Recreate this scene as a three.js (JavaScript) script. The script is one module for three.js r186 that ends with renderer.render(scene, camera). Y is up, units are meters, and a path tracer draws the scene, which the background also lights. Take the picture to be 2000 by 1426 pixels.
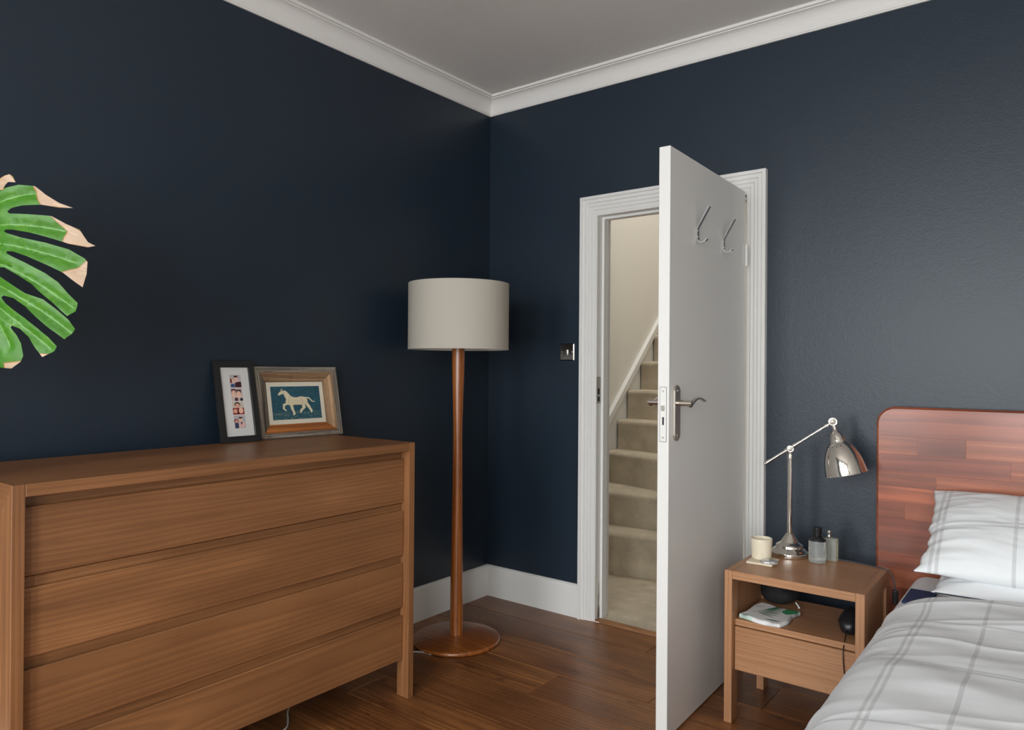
import * as THREE from 'three';
import { mergeGeometries, mergeVertices, toCreasedNormals } from 'three/addons/utils/BufferGeometryUtils.js';
import { RoundedBoxGeometry } from 'three/addons/geometries/RoundedBoxGeometry.js';
import { TessellateModifier } from 'three/addons/modifiers/TessellateModifier.js';
import { RectAreaLightUniformsLib } from 'three/addons/lights/RectAreaLightUniformsLib.js';

// ---------------------------------------------------------------- camera, sky, daylight, exposure
const scene = new THREE.Scene();
const camera = new THREE.PerspectiveCamera(53.54, 2000 / 1426, 0.05, 100);
camera.position.set(2.498, 1.227, 3.029);
camera.up.set(-0.0035, 1, 0.0073).normalize();
camera.lookAt(2.498 - 0.611, 1.227 + 0.0034, 3.029 - 0.7916);
scene.add(camera);

const SKY = new THREE.Color().setRGB(0.92, 0.968, 1.0);
scene.background = SKY;
scene.backgroundIntensity = 2.5;
RectAreaLightUniformsLib.init();
const WINDOWS = [[0.70, 1.45], [1.90, 2.65], [3.10, 3.78]];          // x ranges of the three sash windows behind the camera
const WIN_Y = [0.50, 2.35], FRONT_Z = 4.80;
for (const [a, b] of WINDOWS) for (let k = 0; k < 4; k++) {   // the overcast sky entering through each window, slanting down from above the horizon
  const h = (WIN_Y[1] - WIN_Y[0] - 0.1) / 4;
  const l = new THREE.RectAreaLight(SKY, 12, b - a - 0.1, h);
  l.position.set((a + b) / 2, WIN_Y[0] + 0.05 + h * (k + 0.5), FRONT_Z + 0.01);
  l.rotation.x = -0.52;                                // turned from level (into the room, -z) towards the floor
  l.name = 'window_daylight'; scene.add(l);
}
const stairLight = new THREE.RectAreaLight(new THREE.Color().setRGB(1.0, 0.975, 0.94), 7.5, 0.8, 1.2);
stairLight.position.set(0.5, 4.07, -1.4); stairLight.rotation.x = -Math.PI / 2; stairLight.name = 'rooflight_daylight';
scene.add(stairLight);

const renderer = new THREE.WebGLRenderer();
renderer.toneMapping = THREE.LinearToneMapping;
renderer.toneMappingExposure = 1.18;
renderer.shadowMap.enabled = true;

// ---------------------------------------------------------------- helpers
let seed = 7;
const rnd = () => { seed = (seed * 1664525 + 1013904223) >>> 0; return seed / 4294967296; };
const rr = (a, b) => a + (b - a) * rnd();
const hash = (x, y, s) => { let h = (x * 374761393 + y * 668265263 + s * 2246822519) | 0; h = Math.imul(h ^ (h >>> 13), 1274126177); h ^= h >>> 16; return (h >>> 0) / 4294967296; };
const sm = (t) => t * t * (3 - 2 * t);
function noise(x, y, s = 0) {
  const xi = Math.floor(x), yi = Math.floor(y), fx = sm(x - xi), fy = sm(y - yi);
  const a = hash(xi, yi, s), b = hash(xi + 1, yi, s), c = hash(xi, yi + 1, s), d = hash(xi + 1, yi + 1, s);
  return a + (b - a) * fx + (c - a) * fy + (a - b - c + d) * fx * fy;
}
const fbm = (x, y, s, o = 3) => { let v = 0, a = 0.5, t = 0; for (let i = 0; i < o; i++) { v += a * noise(x, y, s + i * 17); t += a; a *= 0.5; x *= 2.03; y *= 2.03; } return v / t; };
const clamp = (v, a = 0, b = 1) => Math.min(b, Math.max(a, v));
const smooth = (a, b, v) => sm(clamp((v - a) / (b - a)));
const mix = (a, b, t) => a + (b - a) * t;

function dataTex(w, h, f, srgb = true) {
  const d = new Uint8Array(w * h * 4);
  for (let y = 0; y < h; y++) for (let x = 0; x < w; x++) {
    const c = f(x, y), i = (y * w + x) * 4;
    d[i] = clamp(c[0], 0, 255); d[i + 1] = clamp(c[1], 0, 255); d[i + 2] = clamp(c[2], 0, 255); d[i + 3] = 255;
  }
  const t = new THREE.DataTexture(d, w, h);
  t.magFilter = THREE.LinearFilter; t.minFilter = THREE.LinearFilter;
  t.wrapS = t.wrapT = THREE.MirroredRepeatWrapping;
  if (srgb) t.colorSpace = THREE.SRGBColorSpace;
  t.needsUpdate = true;
  return t;
}
function canvasTex(w, h, draw) {
  const c = document.createElement('canvas'); c.width = w; c.height = h;
  draw(c.getContext('2d'), w, h);
  const t = new THREE.CanvasTexture(c); t.colorSpace = THREE.SRGBColorSpace;
  return t;
}
// plain-sawn timber, 1.6 m along the grain (u) by 0.4 m across (v)
const WU = 1.6, WV = 0.4;
function woodTex(s, dark, light, { rings = 55, ringAmt = 0.5, streak = 0.35, pore = 0.25, blotch = 0.3, knots = 0, w = 1024, h = 512 } = {}) {
  const kn = []; for (let i = 0; i < knots; i++) kn.push([hash(i, 1, s) * WU, 0.06 + hash(i, 2, s) * (WV - 0.12), 0.005 + 0.008 * hash(i, 3, s)]);
  return dataTex(w, h, (px, py) => {
    const u = px / w * WU, v = py / h * WV;
    let vv = v + 0.02 * (fbm(u * 1.7, v * 3, s + 1, 2) - 0.5), dk = 0;
    for (const [ku, kv, kr] of kn) {
      const du = (u - ku) * 0.45, dv = v - kv, r = Math.hypot(du, dv);
      vv += Math.sign(dv) * kr * 1.6 * Math.exp(-r * r / (kr * kr * 9));
      dk = Math.max(dk, Math.exp(-r * r / (kr * kr * 0.7)));
    }
    const depth = 0.015 + 0.12 * fbm(u * 0.9, 3.3, s + 2, 2);
    const r = Math.hypot(vv - 0.2, depth);
    const q = (r + 0.035 * fbm(r * 22, u * 0.4, s + 7, 3)) * rings + 0.35 * fbm(u * 2.5, v * 20, s + 3, 2);
    const f = q - Math.floor(q);
    const ring = f < 0.75 ? f / 0.75 : (1 - f) / 0.25;
    const st = fbm(u * 5, v * 330, s + 4, 2), po = noise(u * 30, v * 900, s + 5), bl = fbm(u * 2.2, v * 9, s + 6, 3);
    let t = 0.5 + ringAmt * (0.5 - ring) * (0.5 + bl) + streak * (st - 0.5) + blotch * (bl - 0.5) * 1.6 - pore * smooth(0.72, 0.95, po);
    t = clamp(t - 0.9 * dk);
    return [mix(dark[0], light[0], t), mix(dark[1], light[1], t), mix(dark[2], light[2], t)];
  });
}

// box with small 45 degree edges, 44 triangles
function cbox(x0, x1, y0, y1, z0, z1, c = 0.0015) {
  const C = [(x0 + x1) / 2, (y0 + y1) / 2, (z0 + z1) / 2], H = [(x1 - x0) / 2, (y1 - y0) / 2, (z1 - z0) / 2];
  c = Math.min(c, H[0] * 0.49, H[1] * 0.49, H[2] * 0.49);
  const V = (s, f) => [0, 1, 2].map((i) => C[i] + s[i] * (H[i] - (i === f ? 0 : c)));
  const pos = [];
  const tri = (a, b, d) => {
    const n = new THREE.Vector3().crossVectors(new THREE.Vector3(b[0] - a[0], b[1] - a[1], b[2] - a[2]), new THREE.Vector3(d[0] - a[0], d[1] - a[1], d[2] - a[2]));
    const m = [0, 1, 2].map((i) => (a[i] + b[i] + d[i]) / 3 - C[i]);
    if (n.x * m[0] + n.y * m[1] + n.z * m[2] < 0) pos.push(...a, ...d, ...b); else pos.push(...a, ...b, ...d);
  };
  const quad = (a, b, d, e) => { tri(a, b, d); tri(a, d, e); };
  for (let f = 0; f < 3; f++) {
    const g = (f + 1) % 3, h = (f + 2) % 3;
    for (const s of [-1, 1]) {
      const P = (a, b) => { const r = [0, 0, 0]; r[f] = s; r[g] = a; r[h] = b; return V(r, f); };
      quad(P(-1, -1), P(1, -1), P(1, 1), P(-1, 1));
      for (const t of [-1, 1]) {                       // edge between faces f and g, running along h
        const E = (face, b) => { const r = [0, 0, 0]; r[f] = s; r[g] = t; r[h] = b; return V(r, face); };
        quad(E(f, -1), E(f, 1), E(g, 1), E(g, -1));
      }
    }
  }
  for (const a of [-1, 1]) for (const b of [-1, 1]) for (const d of [-1, 1]) tri(V([a, b, d], 0), V([a, b, d], 1), V([a, b, d], 2));
  const G = new THREE.BufferGeometry();
  G.setAttribute('position', new THREE.Float32BufferAttribute(pos, 3));
  G.computeVertexNormals();
  return G;
}
// uv in texture units from position in metres, u along the grain axis
function grain(g, axis, su = WU, sv = WV, off) {
  if (g.index) g = g.toNonIndexed();
  const p = g.attributes.position, uv = new Float32Array(p.count * 2);
  const o = off ?? [rnd() * 3.1, rnd() * 1.7];
  const a = new THREE.Vector3(), b = new THREE.Vector3(), c = new THREE.Vector3(), n = new THREE.Vector3();
  const ai = 'xyz'.indexOf(axis);
  for (let i = 0; i < p.count; i += 3) {
    a.fromBufferAttribute(p, i); b.fromBufferAttribute(p, i + 1); c.fromBufferAttribute(p, i + 2);
    n.copy(b).sub(a).cross(c.clone().sub(a));
    const m = [Math.abs(n.x), Math.abs(n.y), Math.abs(n.z)], f = m.indexOf(Math.max(...m));
    const U = f === ai ? (ai + 1) % 3 : ai, W = 3 - f - U;
    [a, b, c].forEach((v, k) => { const e = v.toArray(); uv[(i + k) * 2] = (e[U] + o[0]) / su; uv[(i + k) * 2 + 1] = (e[W] + o[1]) / sv; });
  }
  g.setAttribute('uv', new THREE.BufferAttribute(uv, 2));
  return g;
}
const clean = (g) => { g = g.index ? g.toNonIndexed() : g; for (const k of Object.keys(g.attributes)) if (!['position', 'normal', 'uv'].includes(k)) g.deleteAttribute(k); if (!g.attributes.uv) g.setAttribute('uv', new THREE.Float32BufferAttribute(new Float32Array(g.attributes.position.count * 2), 2)); return g; };
const merge = (...gs) => mergeGeometries(gs.map(clean));
// polygon in a plane, extruded along an axis: pts are [a, b]; axis z: (x, y), axis x: (z, y), axis y: (x, z)
function prism(pts, axis, lo, hi, bevel = 0.001, curve = 6) {
  const s = pts instanceof THREE.Shape ? pts : new THREE.Shape(pts.map((p) => new THREE.Vector2(p[0], p[1])));
  const g = new THREE.ExtrudeGeometry(s, { depth: hi - lo - 2 * bevel, bevelEnabled: bevel > 0, bevelSize: bevel, bevelThickness: bevel, bevelOffset: -bevel, bevelSegments: 1, curveSegments: curve });
  g.translate(0, 0, lo + bevel);
  if (axis === 'x') g.applyMatrix4(new THREE.Matrix4().set(0, 0, 1, 0, 0, 1, 0, 0, -1, 0, 0, 0, 0, 0, 0, 1).premultiply(new THREE.Matrix4().makeScale(1, 1, -1))), flip(g);
  if (axis === 'y') g.applyMatrix4(new THREE.Matrix4().set(1, 0, 0, 0, 0, 0, 1, 0, 0, 1, 0, 0, 0, 0, 0, 1)), flip(g);
  return g;
}
function flip(g) {                                      // reverse the winding after a mirror
  if (g.index) { const a = g.index.array; for (let i = 0; i < a.length; i += 3) [a[i], a[i + 2]] = [a[i + 2], a[i]]; }
  else for (const k of Object.keys(g.attributes)) { const t = g.attributes[k], n = t.itemSize, a = t.array; for (let i = 0; i < t.count; i += 3) for (let j = 0; j < n; j++) { const x = a[i * n + j]; a[i * n + j] = a[(i + 2) * n + j]; a[(i + 2) * n + j] = x; } }
  g.computeVertexNormals();
  return g;
}
const lathe = (pts, seg = 48) => new THREE.LatheGeometry(pts.map((p) => new THREE.Vector2(p[0], p[1])), seg);
const tube = (pts, r, seg = 40, rad = 8) => new THREE.TubeGeometry(new THREE.CatmullRomCurve3(pts.map((p) => new THREE.Vector3(...p))), seg, r, rad);
function rod(a, b, r, seg = 16, r2 = r) {
  const A = new THREE.Vector3(...a), B = new THREE.Vector3(...b), d = B.clone().sub(A);
  const g = new THREE.CylinderGeometry(r2, r, d.length(), seg); g.translate(0, d.length() / 2, 0);
  g.applyQuaternion(new THREE.Quaternion().setFromUnitVectors(new THREE.Vector3(0, 1, 0), d.normalize())); g.translate(...a);
  return g;
}
const ball = (x, y, z, r, s = 20) => new THREE.SphereGeometry(r, s, s / 2 + 2).translate(x, y, z);

const used = new Map();
function numbered(n) { const k = used.get(n) ?? 0; used.set(n, k + 1); return k ? `${n}_${String(k).padStart(3, '0')}` : n; }
function shade(o) { o.traverse((m) => { if (m.isMesh) { m.castShadow = true; m.receiveShadow = true; } }); }
function thing(name, label, category, at = [0, 0, 0], turn = 0, group) {
  const o = new THREE.Group(); o.name = numbered(name); o.position.set(...at); o.rotation.y = turn;
  o.userData = { label, category }; if (group) o.userData.group = group;
  scene.add(o); o.updateMatrixWorld(true);
  return o;
}
function structure(name, label, category, at = [0, 0, 0], turn = 0) { const o = thing(name, label, category, at, turn); o.userData.kind = 'structure'; return o; }
// a part: geometry in world metres is moved into its parent's axes (local = true: already there)
function part(parent, name, g, m, local = false, label) {
  if (!local) g.applyMatrix4(parent.matrixWorld.clone().invert());
  const o = new THREE.Mesh(g, m); o.name = name; if (label) o.userData.label = label;
  o.castShadow = o.receiveShadow = true;
  parent.add(o); o.updateMatrixWorld(true);
  return o;
}
function single(name, label, category, g, m, at, kind) {   // a thing that is one mesh; g in world metres
  g.translate(-at[0], -at[1], -at[2]);
  const o = new THREE.Mesh(g, m); o.name = numbered(name); o.position.set(...at);
  o.userData = { label, category }; if (kind) o.userData.kind = kind;
  o.castShadow = o.receiveShadow = true; scene.add(o); o.updateMatrixWorld(true);
  return o;
}

// ---------------------------------------------------------------- materials
const S = (o) => new THREE.MeshStandardMaterial(o), PH = (o) => new THREE.MeshPhysicalMaterial(o);
const lin = (r, g, b) => new THREE.Color().setRGB(r, g, b);
const wallBump = dataTex(1024, 1024, (x, y) => { const v = 255 * (0.6 * fbm(x / 9, y / 9, 3, 2) + 0.4 * fbm(x / 26, y / 26, 9, 2)); return [v, v, v]; }, false);
const carpetTex = dataTex(512, 512, (x, y) => { const v = 0.80 + 0.18 * noise(x / 1.6, y / 1.6, 5) + 0.16 * (fbm(x / 90, y / 90, 8, 3) - 0.5); return [214 * v, 199 * v, 174 * v]; });
const carpetBump = dataTex(512, 512, (x, y) => { const v = 255 * noise(x / 1.8, y / 1.8, 41); return [v, v, v]; }, false);
const weaveBump = dataTex(256, 256, (x, y) => { const v = 128 + 60 * Math.sin(x * Math.PI / 2) * Math.sin(y * Math.PI / 2) + 40 * (noise(x / 3, y / 40, 2) - 0.5) + 40 * (noise(x / 40, y / 3, 3) - 0.5); return [v, v, v]; }, false);
const M = {
  navy: S({ color: lin(0.0122, 0.0228, 0.0375), roughness: 0.41, bumpMap: wallBump, bumpScale: 0.0004 }),
  offWhite: S({ color: lin(0.70, 0.68, 0.63), roughness: 0.8, bumpMap: wallBump, bumpScale: 0.0004 }),
  ceiling: S({ color: lin(0.74, 0.72, 0.69), roughness: 0.9, bumpMap: wallBump, bumpScale: 0.0005 }),
  white: S({ color: lin(0.78, 0.77, 0.74), roughness: 0.42 }),
  cornice: S({ color: lin(0.78, 0.76, 0.73), roughness: 0.7 }),
  hallWall: S({ color: lin(0.76, 0.73, 0.67), roughness: 0.85 }),
  carpet: S({ map: carpetTex, roughness: 1, bumpMap: carpetBump, bumpScale: 0.002 }),
  glass: PH({ color: 0xffffff, transmission: 1, roughness: 0, thickness: 0, ior: 1.5 }),
  chestWood: S({ map: woodTex(11, [96, 61, 35], [172, 119, 76], { rings: 95, ringAmt: 0.22, streak: 0.15, pore: 0.08, blotch: 0.45 }), roughness: 0.42 }),
  standWood: S({ map: woodTex(19, [138, 94, 62], [206, 156, 116], { rings: 85, ringAmt: 0.22, streak: 0.28, pore: 0.15 }), roughness: 0.36 }),
  lampWood: PH({ map: woodTex(31, [112, 56, 18], [186, 112, 48], { rings: 60, ringAmt: 0.45, streak: 0.5, pore: 0.3 }), roughness: 0.35, clearcoat: 0.6, clearcoatRoughness: 0.2 }),
  chrome: S({ color: lin(0.74, 0.71, 0.66), metalness: 1, roughness: 0.1 }),
  nickel: S({ color: lin(0.62, 0.57, 0.51), metalness: 1, roughness: 0.28 }),
  steel: S({ color: lin(0.66, 0.65, 0.62), metalness: 1, roughness: 0.22 }),
  darkHole: S({ color: lin(0.02, 0.02, 0.022), roughness: 0.8 }),
  blackFrame: S({ color: lin(0.012, 0.012, 0.013), roughness: 0.4 }),
  blackPlastic: S({ color: lin(0.012, 0.012, 0.014), roughness: 0.35 }),
  blackCloth: S({ color: lin(0.010, 0.010, 0.011), roughness: 0.85, bumpMap: weaveBump, bumpScale: 0.0004 }),
  greyRubber: S({ color: lin(0.06, 0.06, 0.065), roughness: 0.5 }),
  cordWhite: S({ color: lin(0.55, 0.54, 0.5), roughness: 0.5 }),
  shadeCloth: S({ color: lin(0.47, 0.435, 0.375), roughness: 0.95, bumpMap: weaveBump, bumpScale: 0.0003 }),
  linenWhite: S({ color: lin(0.80, 0.81, 0.82), roughness: 0.9, bumpMap: weaveBump, bumpScale: 0.0002 }),
};
const floorMats = [[41, [90, 52, 26], [166, 110, 62]], [47, [84, 48, 24], [158, 102, 56]], [53, [96, 57, 29], [174, 116, 66]], [59, [88, 51, 26], [162, 107, 61]]].map(([s, a, b]) =>
  S({ map: woodTex(s, a, b, { rings: 60, ringAmt: 0.40, streak: 0.38, pore: 0.4, blotch: 0.7, knots: 4 }), roughness: 0.33 }));
const staveMats = [[61, [100, 44, 25], [184, 98, 62]], [67, [106, 48, 27], [190, 106, 67]], [71, [96, 42, 26], [178, 93, 60]], [73, [108, 50, 29], [194, 112, 72]]].map(([s, a, b]) =>
  PH({ map: woodTex(s, a, b, { rings: 30, ringAmt: 0.30, streak: 0.22, pore: 0.12, blotch: 0.75, knots: 3 }), roughness: 0.45, clearcoat: 0.45, clearcoatRoughness: 0.2 }));

const uvm = (g, axis = 'x', k = 0.5) => grain(g, axis, k, k, [0, 0]);

// ---------------------------------------------------------------- room shell
const RX = 4.2, HC = 2.672;                             // room: x 0..RX, z 0..FRONT_Z, ceiling height
const DX0 = 0.668, DX1 = 1.432, DH = 1.978;             // rough door opening
const wallBack = single('wall_back', 'dark navy painted wall with the doorway in it', 'wall', uvm(merge(
  cbox(-0.12, DX0, 0, HC + 0.1, -0.12, 0, 0), cbox(DX1, RX + 0.12, 0, HC + 0.1, -0.12, 0, 0), cbox(DX0, DX1, DH, HC + 0.1, -0.12, 0, 0))), M.navy, [0, 0, 0], 'structure');
single('wall_left', 'dark navy painted wall behind the chest of drawers', 'wall', uvm(cbox(-0.12, 0, 0, HC + 0.1, 0, FRONT_Z + 0.25, 0), 'z'), M.navy, [0, 0, 2], 'structure');
single('wall_right', 'off-white painted wall on the far side of the bed', 'wall', uvm(cbox(RX, RX + 0.12, 0, HC + 0.1, 0, FRONT_Z + 0.25, 0), 'z'), M.offWhite, [RX, 0, 2], 'structure');
{
  const g = [], [y0, y1] = WIN_Y, z0 = FRONT_Z, z1 = FRONT_Z + 0.25;
  const xs = [0, ...WINDOWS.flat(), RX];
  for (let i = 0; i < xs.length - 1; i++) {
    if (i % 2 === 0) g.push(cbox(xs[i], xs[i + 1], 0, HC + 0.1, z0, z1, 0));
    else g.push(cbox(xs[i], xs[i + 1], 0, y0, z0, z1, 0), cbox(xs[i], xs[i + 1], y1, HC + 0.1, z0, z1, 0));
  }
  single('wall_front', 'off-white painted wall with three sash windows', 'wall', uvm(merge(...g)), M.offWhite, [0, 0, FRONT_Z], 'structure');
}
single('ceiling', 'white painted bedroom ceiling', 'ceiling', uvm(cbox(0, RX, HC, HC + 0.1, 0, FRONT_Z, 0)), M.ceiling, [2, HC, 2], 'structure');

WINDOWS.forEach(([a, b], i) => {
  const w = structure(`window_${i + 1}`, ['white sash window in the front wall, on the chest side', 'white sash window in the middle of the front wall', 'white sash window in the front wall, on the bed side'][i], 'window', [(a + b) / 2, WIN_Y[0], FRONT_Z + 0.12]);
  const [y0, y1] = WIN_Y, ym = (y0 + y1) / 2, z = FRONT_Z + 0.1;
  part(w, 'window_frame', merge(cbox(a, a + 0.05, y0, y1, z, z + 0.1), cbox(b - 0.05, b, y0, y1, z, z + 0.1), cbox(a + 0.05, b - 0.05, y1 - 0.05, y1, z, z + 0.1), cbox(a + 0.05, b - 0.05, y0, y0 + 0.06, z, z + 0.1)), M.white);
  part(w, 'meeting_rail', cbox(a + 0.05, b - 0.05, ym - 0.025, ym + 0.025, z + 0.03, z + 0.08), M.white);
  part(w, 'window_sill', cbox(a - 0.04, b + 0.04, y0 - 0.03, y0, FRONT_Z - 0.06, FRONT_Z), M.white);
  for (const [p, q] of [[y0 + 0.06, ym - 0.025], [ym + 0.025, y1 - 0.05]]) part(w, 'pane', new THREE.PlaneGeometry(b - a - 0.1, q - p).translate((a + b) / 2, (p + q) / 2, z + 0.055), M.glass);
});

// floor: boards run along x, rows about 0.21 m wide
{
  const f = structure('floor', 'dark brown oak plank floor', 'floor');
  part(f, 'subfloor', cbox(0, RX, -0.08, -0.016, 0, FRONT_Z, 0), M.darkHole);
  const seams = [0, 0.195, 0.405, 0.617, 0.825, 1.04, 1.245]; for (let z = 1.455; z < FRONT_Z - 0.05; z += 0.21) seams.push(z); seams.push(FRONT_Z);
  const joints = { 0: [1.05, 2.7], 1: [1.62, 3.3], 2: [1.277, 2.9], 3: [0.883, 2.4], 4: [1.75, 3.5], 5: [0.35, 2.1] };
  for (let r = 0; r < seams.length - 1; r++) {
    const js = [0, ...(joints[r] ?? [rr(0.6, 1.6), rr(2.2, 3.4)]), RX];
    for (let k = 0; k < js.length - 1; k++)
      part(f, 'plank', grain(cbox(js[k] + 0.0004, js[k + 1] - 0.0004, -0.016, 0, seams[r] + 0.0006, seams[r + 1] - 0.0006, 0.0022), 'x'), floorMats[(r * 3 + k * 2 + (r >> 1)) % 4]);
  }
}

// skirting boards
const skirt = (a, b, axis) => {                         // profile 18 mm thick, 163 mm high with an eased top
  const pr = [[0, 0], [0.018, 0], [0.018, 0.150], [0.016, 0.156], [0.011, 0.160], [0.009, 0.163], [0, 0.163]];
  return axis === 'x' ? prism(pr, 'x', a, b, 0) : prism(pr, 'z', a, b, 0);
};
single('baseboard_left', 'white painted skirting board along the wall behind the chest', 'skirting', skirt(0, FRONT_Z, 'z'), M.white, [0, 0, 2], 'structure');
single('baseboard_back', 'white painted skirting board between the corner and the doorway', 'skirting', skirt(0.018, 0.592, 'x'), M.white, [0.3, 0, 0], 'structure');
single('baseboard_back', 'white painted skirting board behind the bedside table and bed', 'skirting', skirt(1.4975, RX, 'x'), M.white, [3, 0, 0], 'structure');

// cornice: cove with a small bead against the ceiling
const covePts = () => {
  const p = [[0, 2.584], [0.007, 2.584], [0.007, 2.589], [0.010, 2.590]];
  for (let i = 1; i <= 8; i++) { const t = i / 8 * Math.PI / 2; p.push([0.010 + 0.044 * (1 - Math.cos(t)), 2.590 + 0.066 * Math.sin(t)]); }
  p.push([0.057, 2.656], [0.059, 2.660], [0.069, 2.660], [0.071, 2.662], [0.071, HC], [0, HC]);
  return p;
};
single('trim_1', 'white coved cornice above the wall behind the chest', 'cornice', prism(covePts(), 'z', 0, FRONT_Z, 0), M.cornice, [0, 2.584, 2], 'structure');
single('trim_2', 'white coved cornice above the doorway wall', 'cornice', prism(covePts(), 'x', 0, RX, 0), M.cornice, [2, 2.584, 0], 'structure');

// ---------------------------------------------------------------- doorway, door, stairs
{
  const t = structure('trim_3', 'white moulded door surround with flutes', 'door frame', [1.045, 0, 0]);
  const xl = 0.592, xr = 1.4975, top = 2.06;
  const prof = [[0, 0], [0, 0.025], [0.002, 0.027], [0.014, 0.027], [0.017, 0.020], [0.020, 0.019], [0.032, 0.020], [0.035, 0.0145], [0.038, 0.014], [0.049, 0.015], [0.052, 0.0105], [0.055, 0.010], [0.066, 0.0115], [0.070, 0.007], [0.085, 0.007], [0.085, 0]];
  const sweep = (f) => {                                // f(w, t, end) -> point; two mitred ends
    const pos = [];
    for (let i = 0; i < prof.length - 1; i++) {
      const [a, b] = [prof[i], prof[i + 1]], p = [f(...a, 0), f(...b, 0), f(...b, 1), f(...a, 1)];
      pos.push(...p[0], ...p[1], ...p[2], ...p[0], ...p[2], ...p[3]);
    }
    const g = new THREE.BufferGeometry(); g.setAttribute('position', new THREE.Float32BufferAttribute(pos, 3)); g.computeVertexNormals(); return g;
  };
  part(t, 'architrave', uvm(sweep((w, d, e) => [xl + w, e ? top - w : 0, d]), 'y'), M.white);
  part(t, 'architrave', uvm(flip(sweep((w, d, e) => [xr - w, e ? top - w : 0, d])), 'y'), M.white);
  part(t, 'architrave', uvm(sweep((w, d, e) => [e ? xr - w : xl + w, top - w, d])), M.white);
  const jz = -0.125;
  part(t, 'door_jamb', uvm(cbox(DX0 - 0.002, DX0 + 0.012, 0, DH, jz, 0.004, 0.0008), 'y'), M.white);
  part(t, 'door_jamb', uvm(cbox(DX1 - 0.010, DX1 + 0.002, 0, DH, jz, 0.004, 0.0008), 'y'), M.white);
  part(t, 'door_jamb', uvm(cbox(DX0 + 0.012, DX1 - 0.010, DH - 0.012, DH + 0.002, jz, 0.004, 0.0008)), M.white);
  part(t, 'door_stop', uvm(cbox(DX0 + 0.012, DX0 + 0.024, 0, DH - 0.012, -0.085, -0.042, 0.001), 'y'), M.white);
  part(t, 'door_stop', uvm(cbox(DX1 - 0.022, DX1 - 0.010, 0, DH - 0.012, -0.085, -0.042, 0.001), 'y'), M.white);
  part(t, 'door_stop', uvm(cbox(DX0 + 0.024, DX1 - 0.022, DH - 0.024, DH - 0.012, -0.085, -0.042, 0.001)), M.white);
  const sp = part(t, 'strike_plate', cbox(DX0 + 0.0115, DX0 + 0.0132, 1.055, 1.185, -0.036, 0.0035, 0.0006), S({ color: lin(0.45, 0.43, 0.38), metalness: 0.5, roughness: 0.5 }), false, 'worn metal strike plate with chipped paint');
  part(sp, 'latch_hole', cbox(DX0 + 0.0128, DX0 + 0.0136, 1.10, 1.128, -0.026, -0.008, 0.0002), M.darkHole);
  part(sp, 'bolt_hole', cbox(DX0 + 0.0128, DX0 + 0.0136, 1.065, 1.088, -0.026, -0.008, 0.0002), M.darkHole);
  // bare, chipped strip low on the jamb where the paint is gone
  const chip = new THREE.Shape(); chip.moveTo(-0.038, 0.012); [[-0.020, 0.010], [-0.022, 0.06], [-0.027, 0.075], [-0.025, 0.11], [-0.030, 0.14], [-0.029, 0.19], [-0.034, 0.165], [-0.036, 0.12], [-0.034, 0.08], [-0.039, 0.05]].forEach((p) => chip.lineTo(...p)); chip.closePath();
  part(t, 'chipped_paint', prism(chip, 'x', DX0 + 0.0118, DX0 + 0.0127, 0), S({ map: dataTex(64, 64, (x, y) => { const v = 70 + 170 * noise(x / 3, y / 5, 4) * noise(x / 7, y / 9, 6); return [v, v * 0.95, v * 0.88]; }), roughness: 0.9 }), false, 'bare grey patch of chipped paint');
}
single('trim_4', 'narrow wooden threshold strip under the door', 'threshold', grain(prism([[DX0 + 0.012, -0.035], [DX1 - 0.010, -0.035], [DX1 - 0.010, 0.004], [DX0 + 0.012, 0.004]], 'y', 0.0, 0.010, 0.003), 'x'), M.chestWood, [1.04, 0, 0], 'structure');

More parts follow.
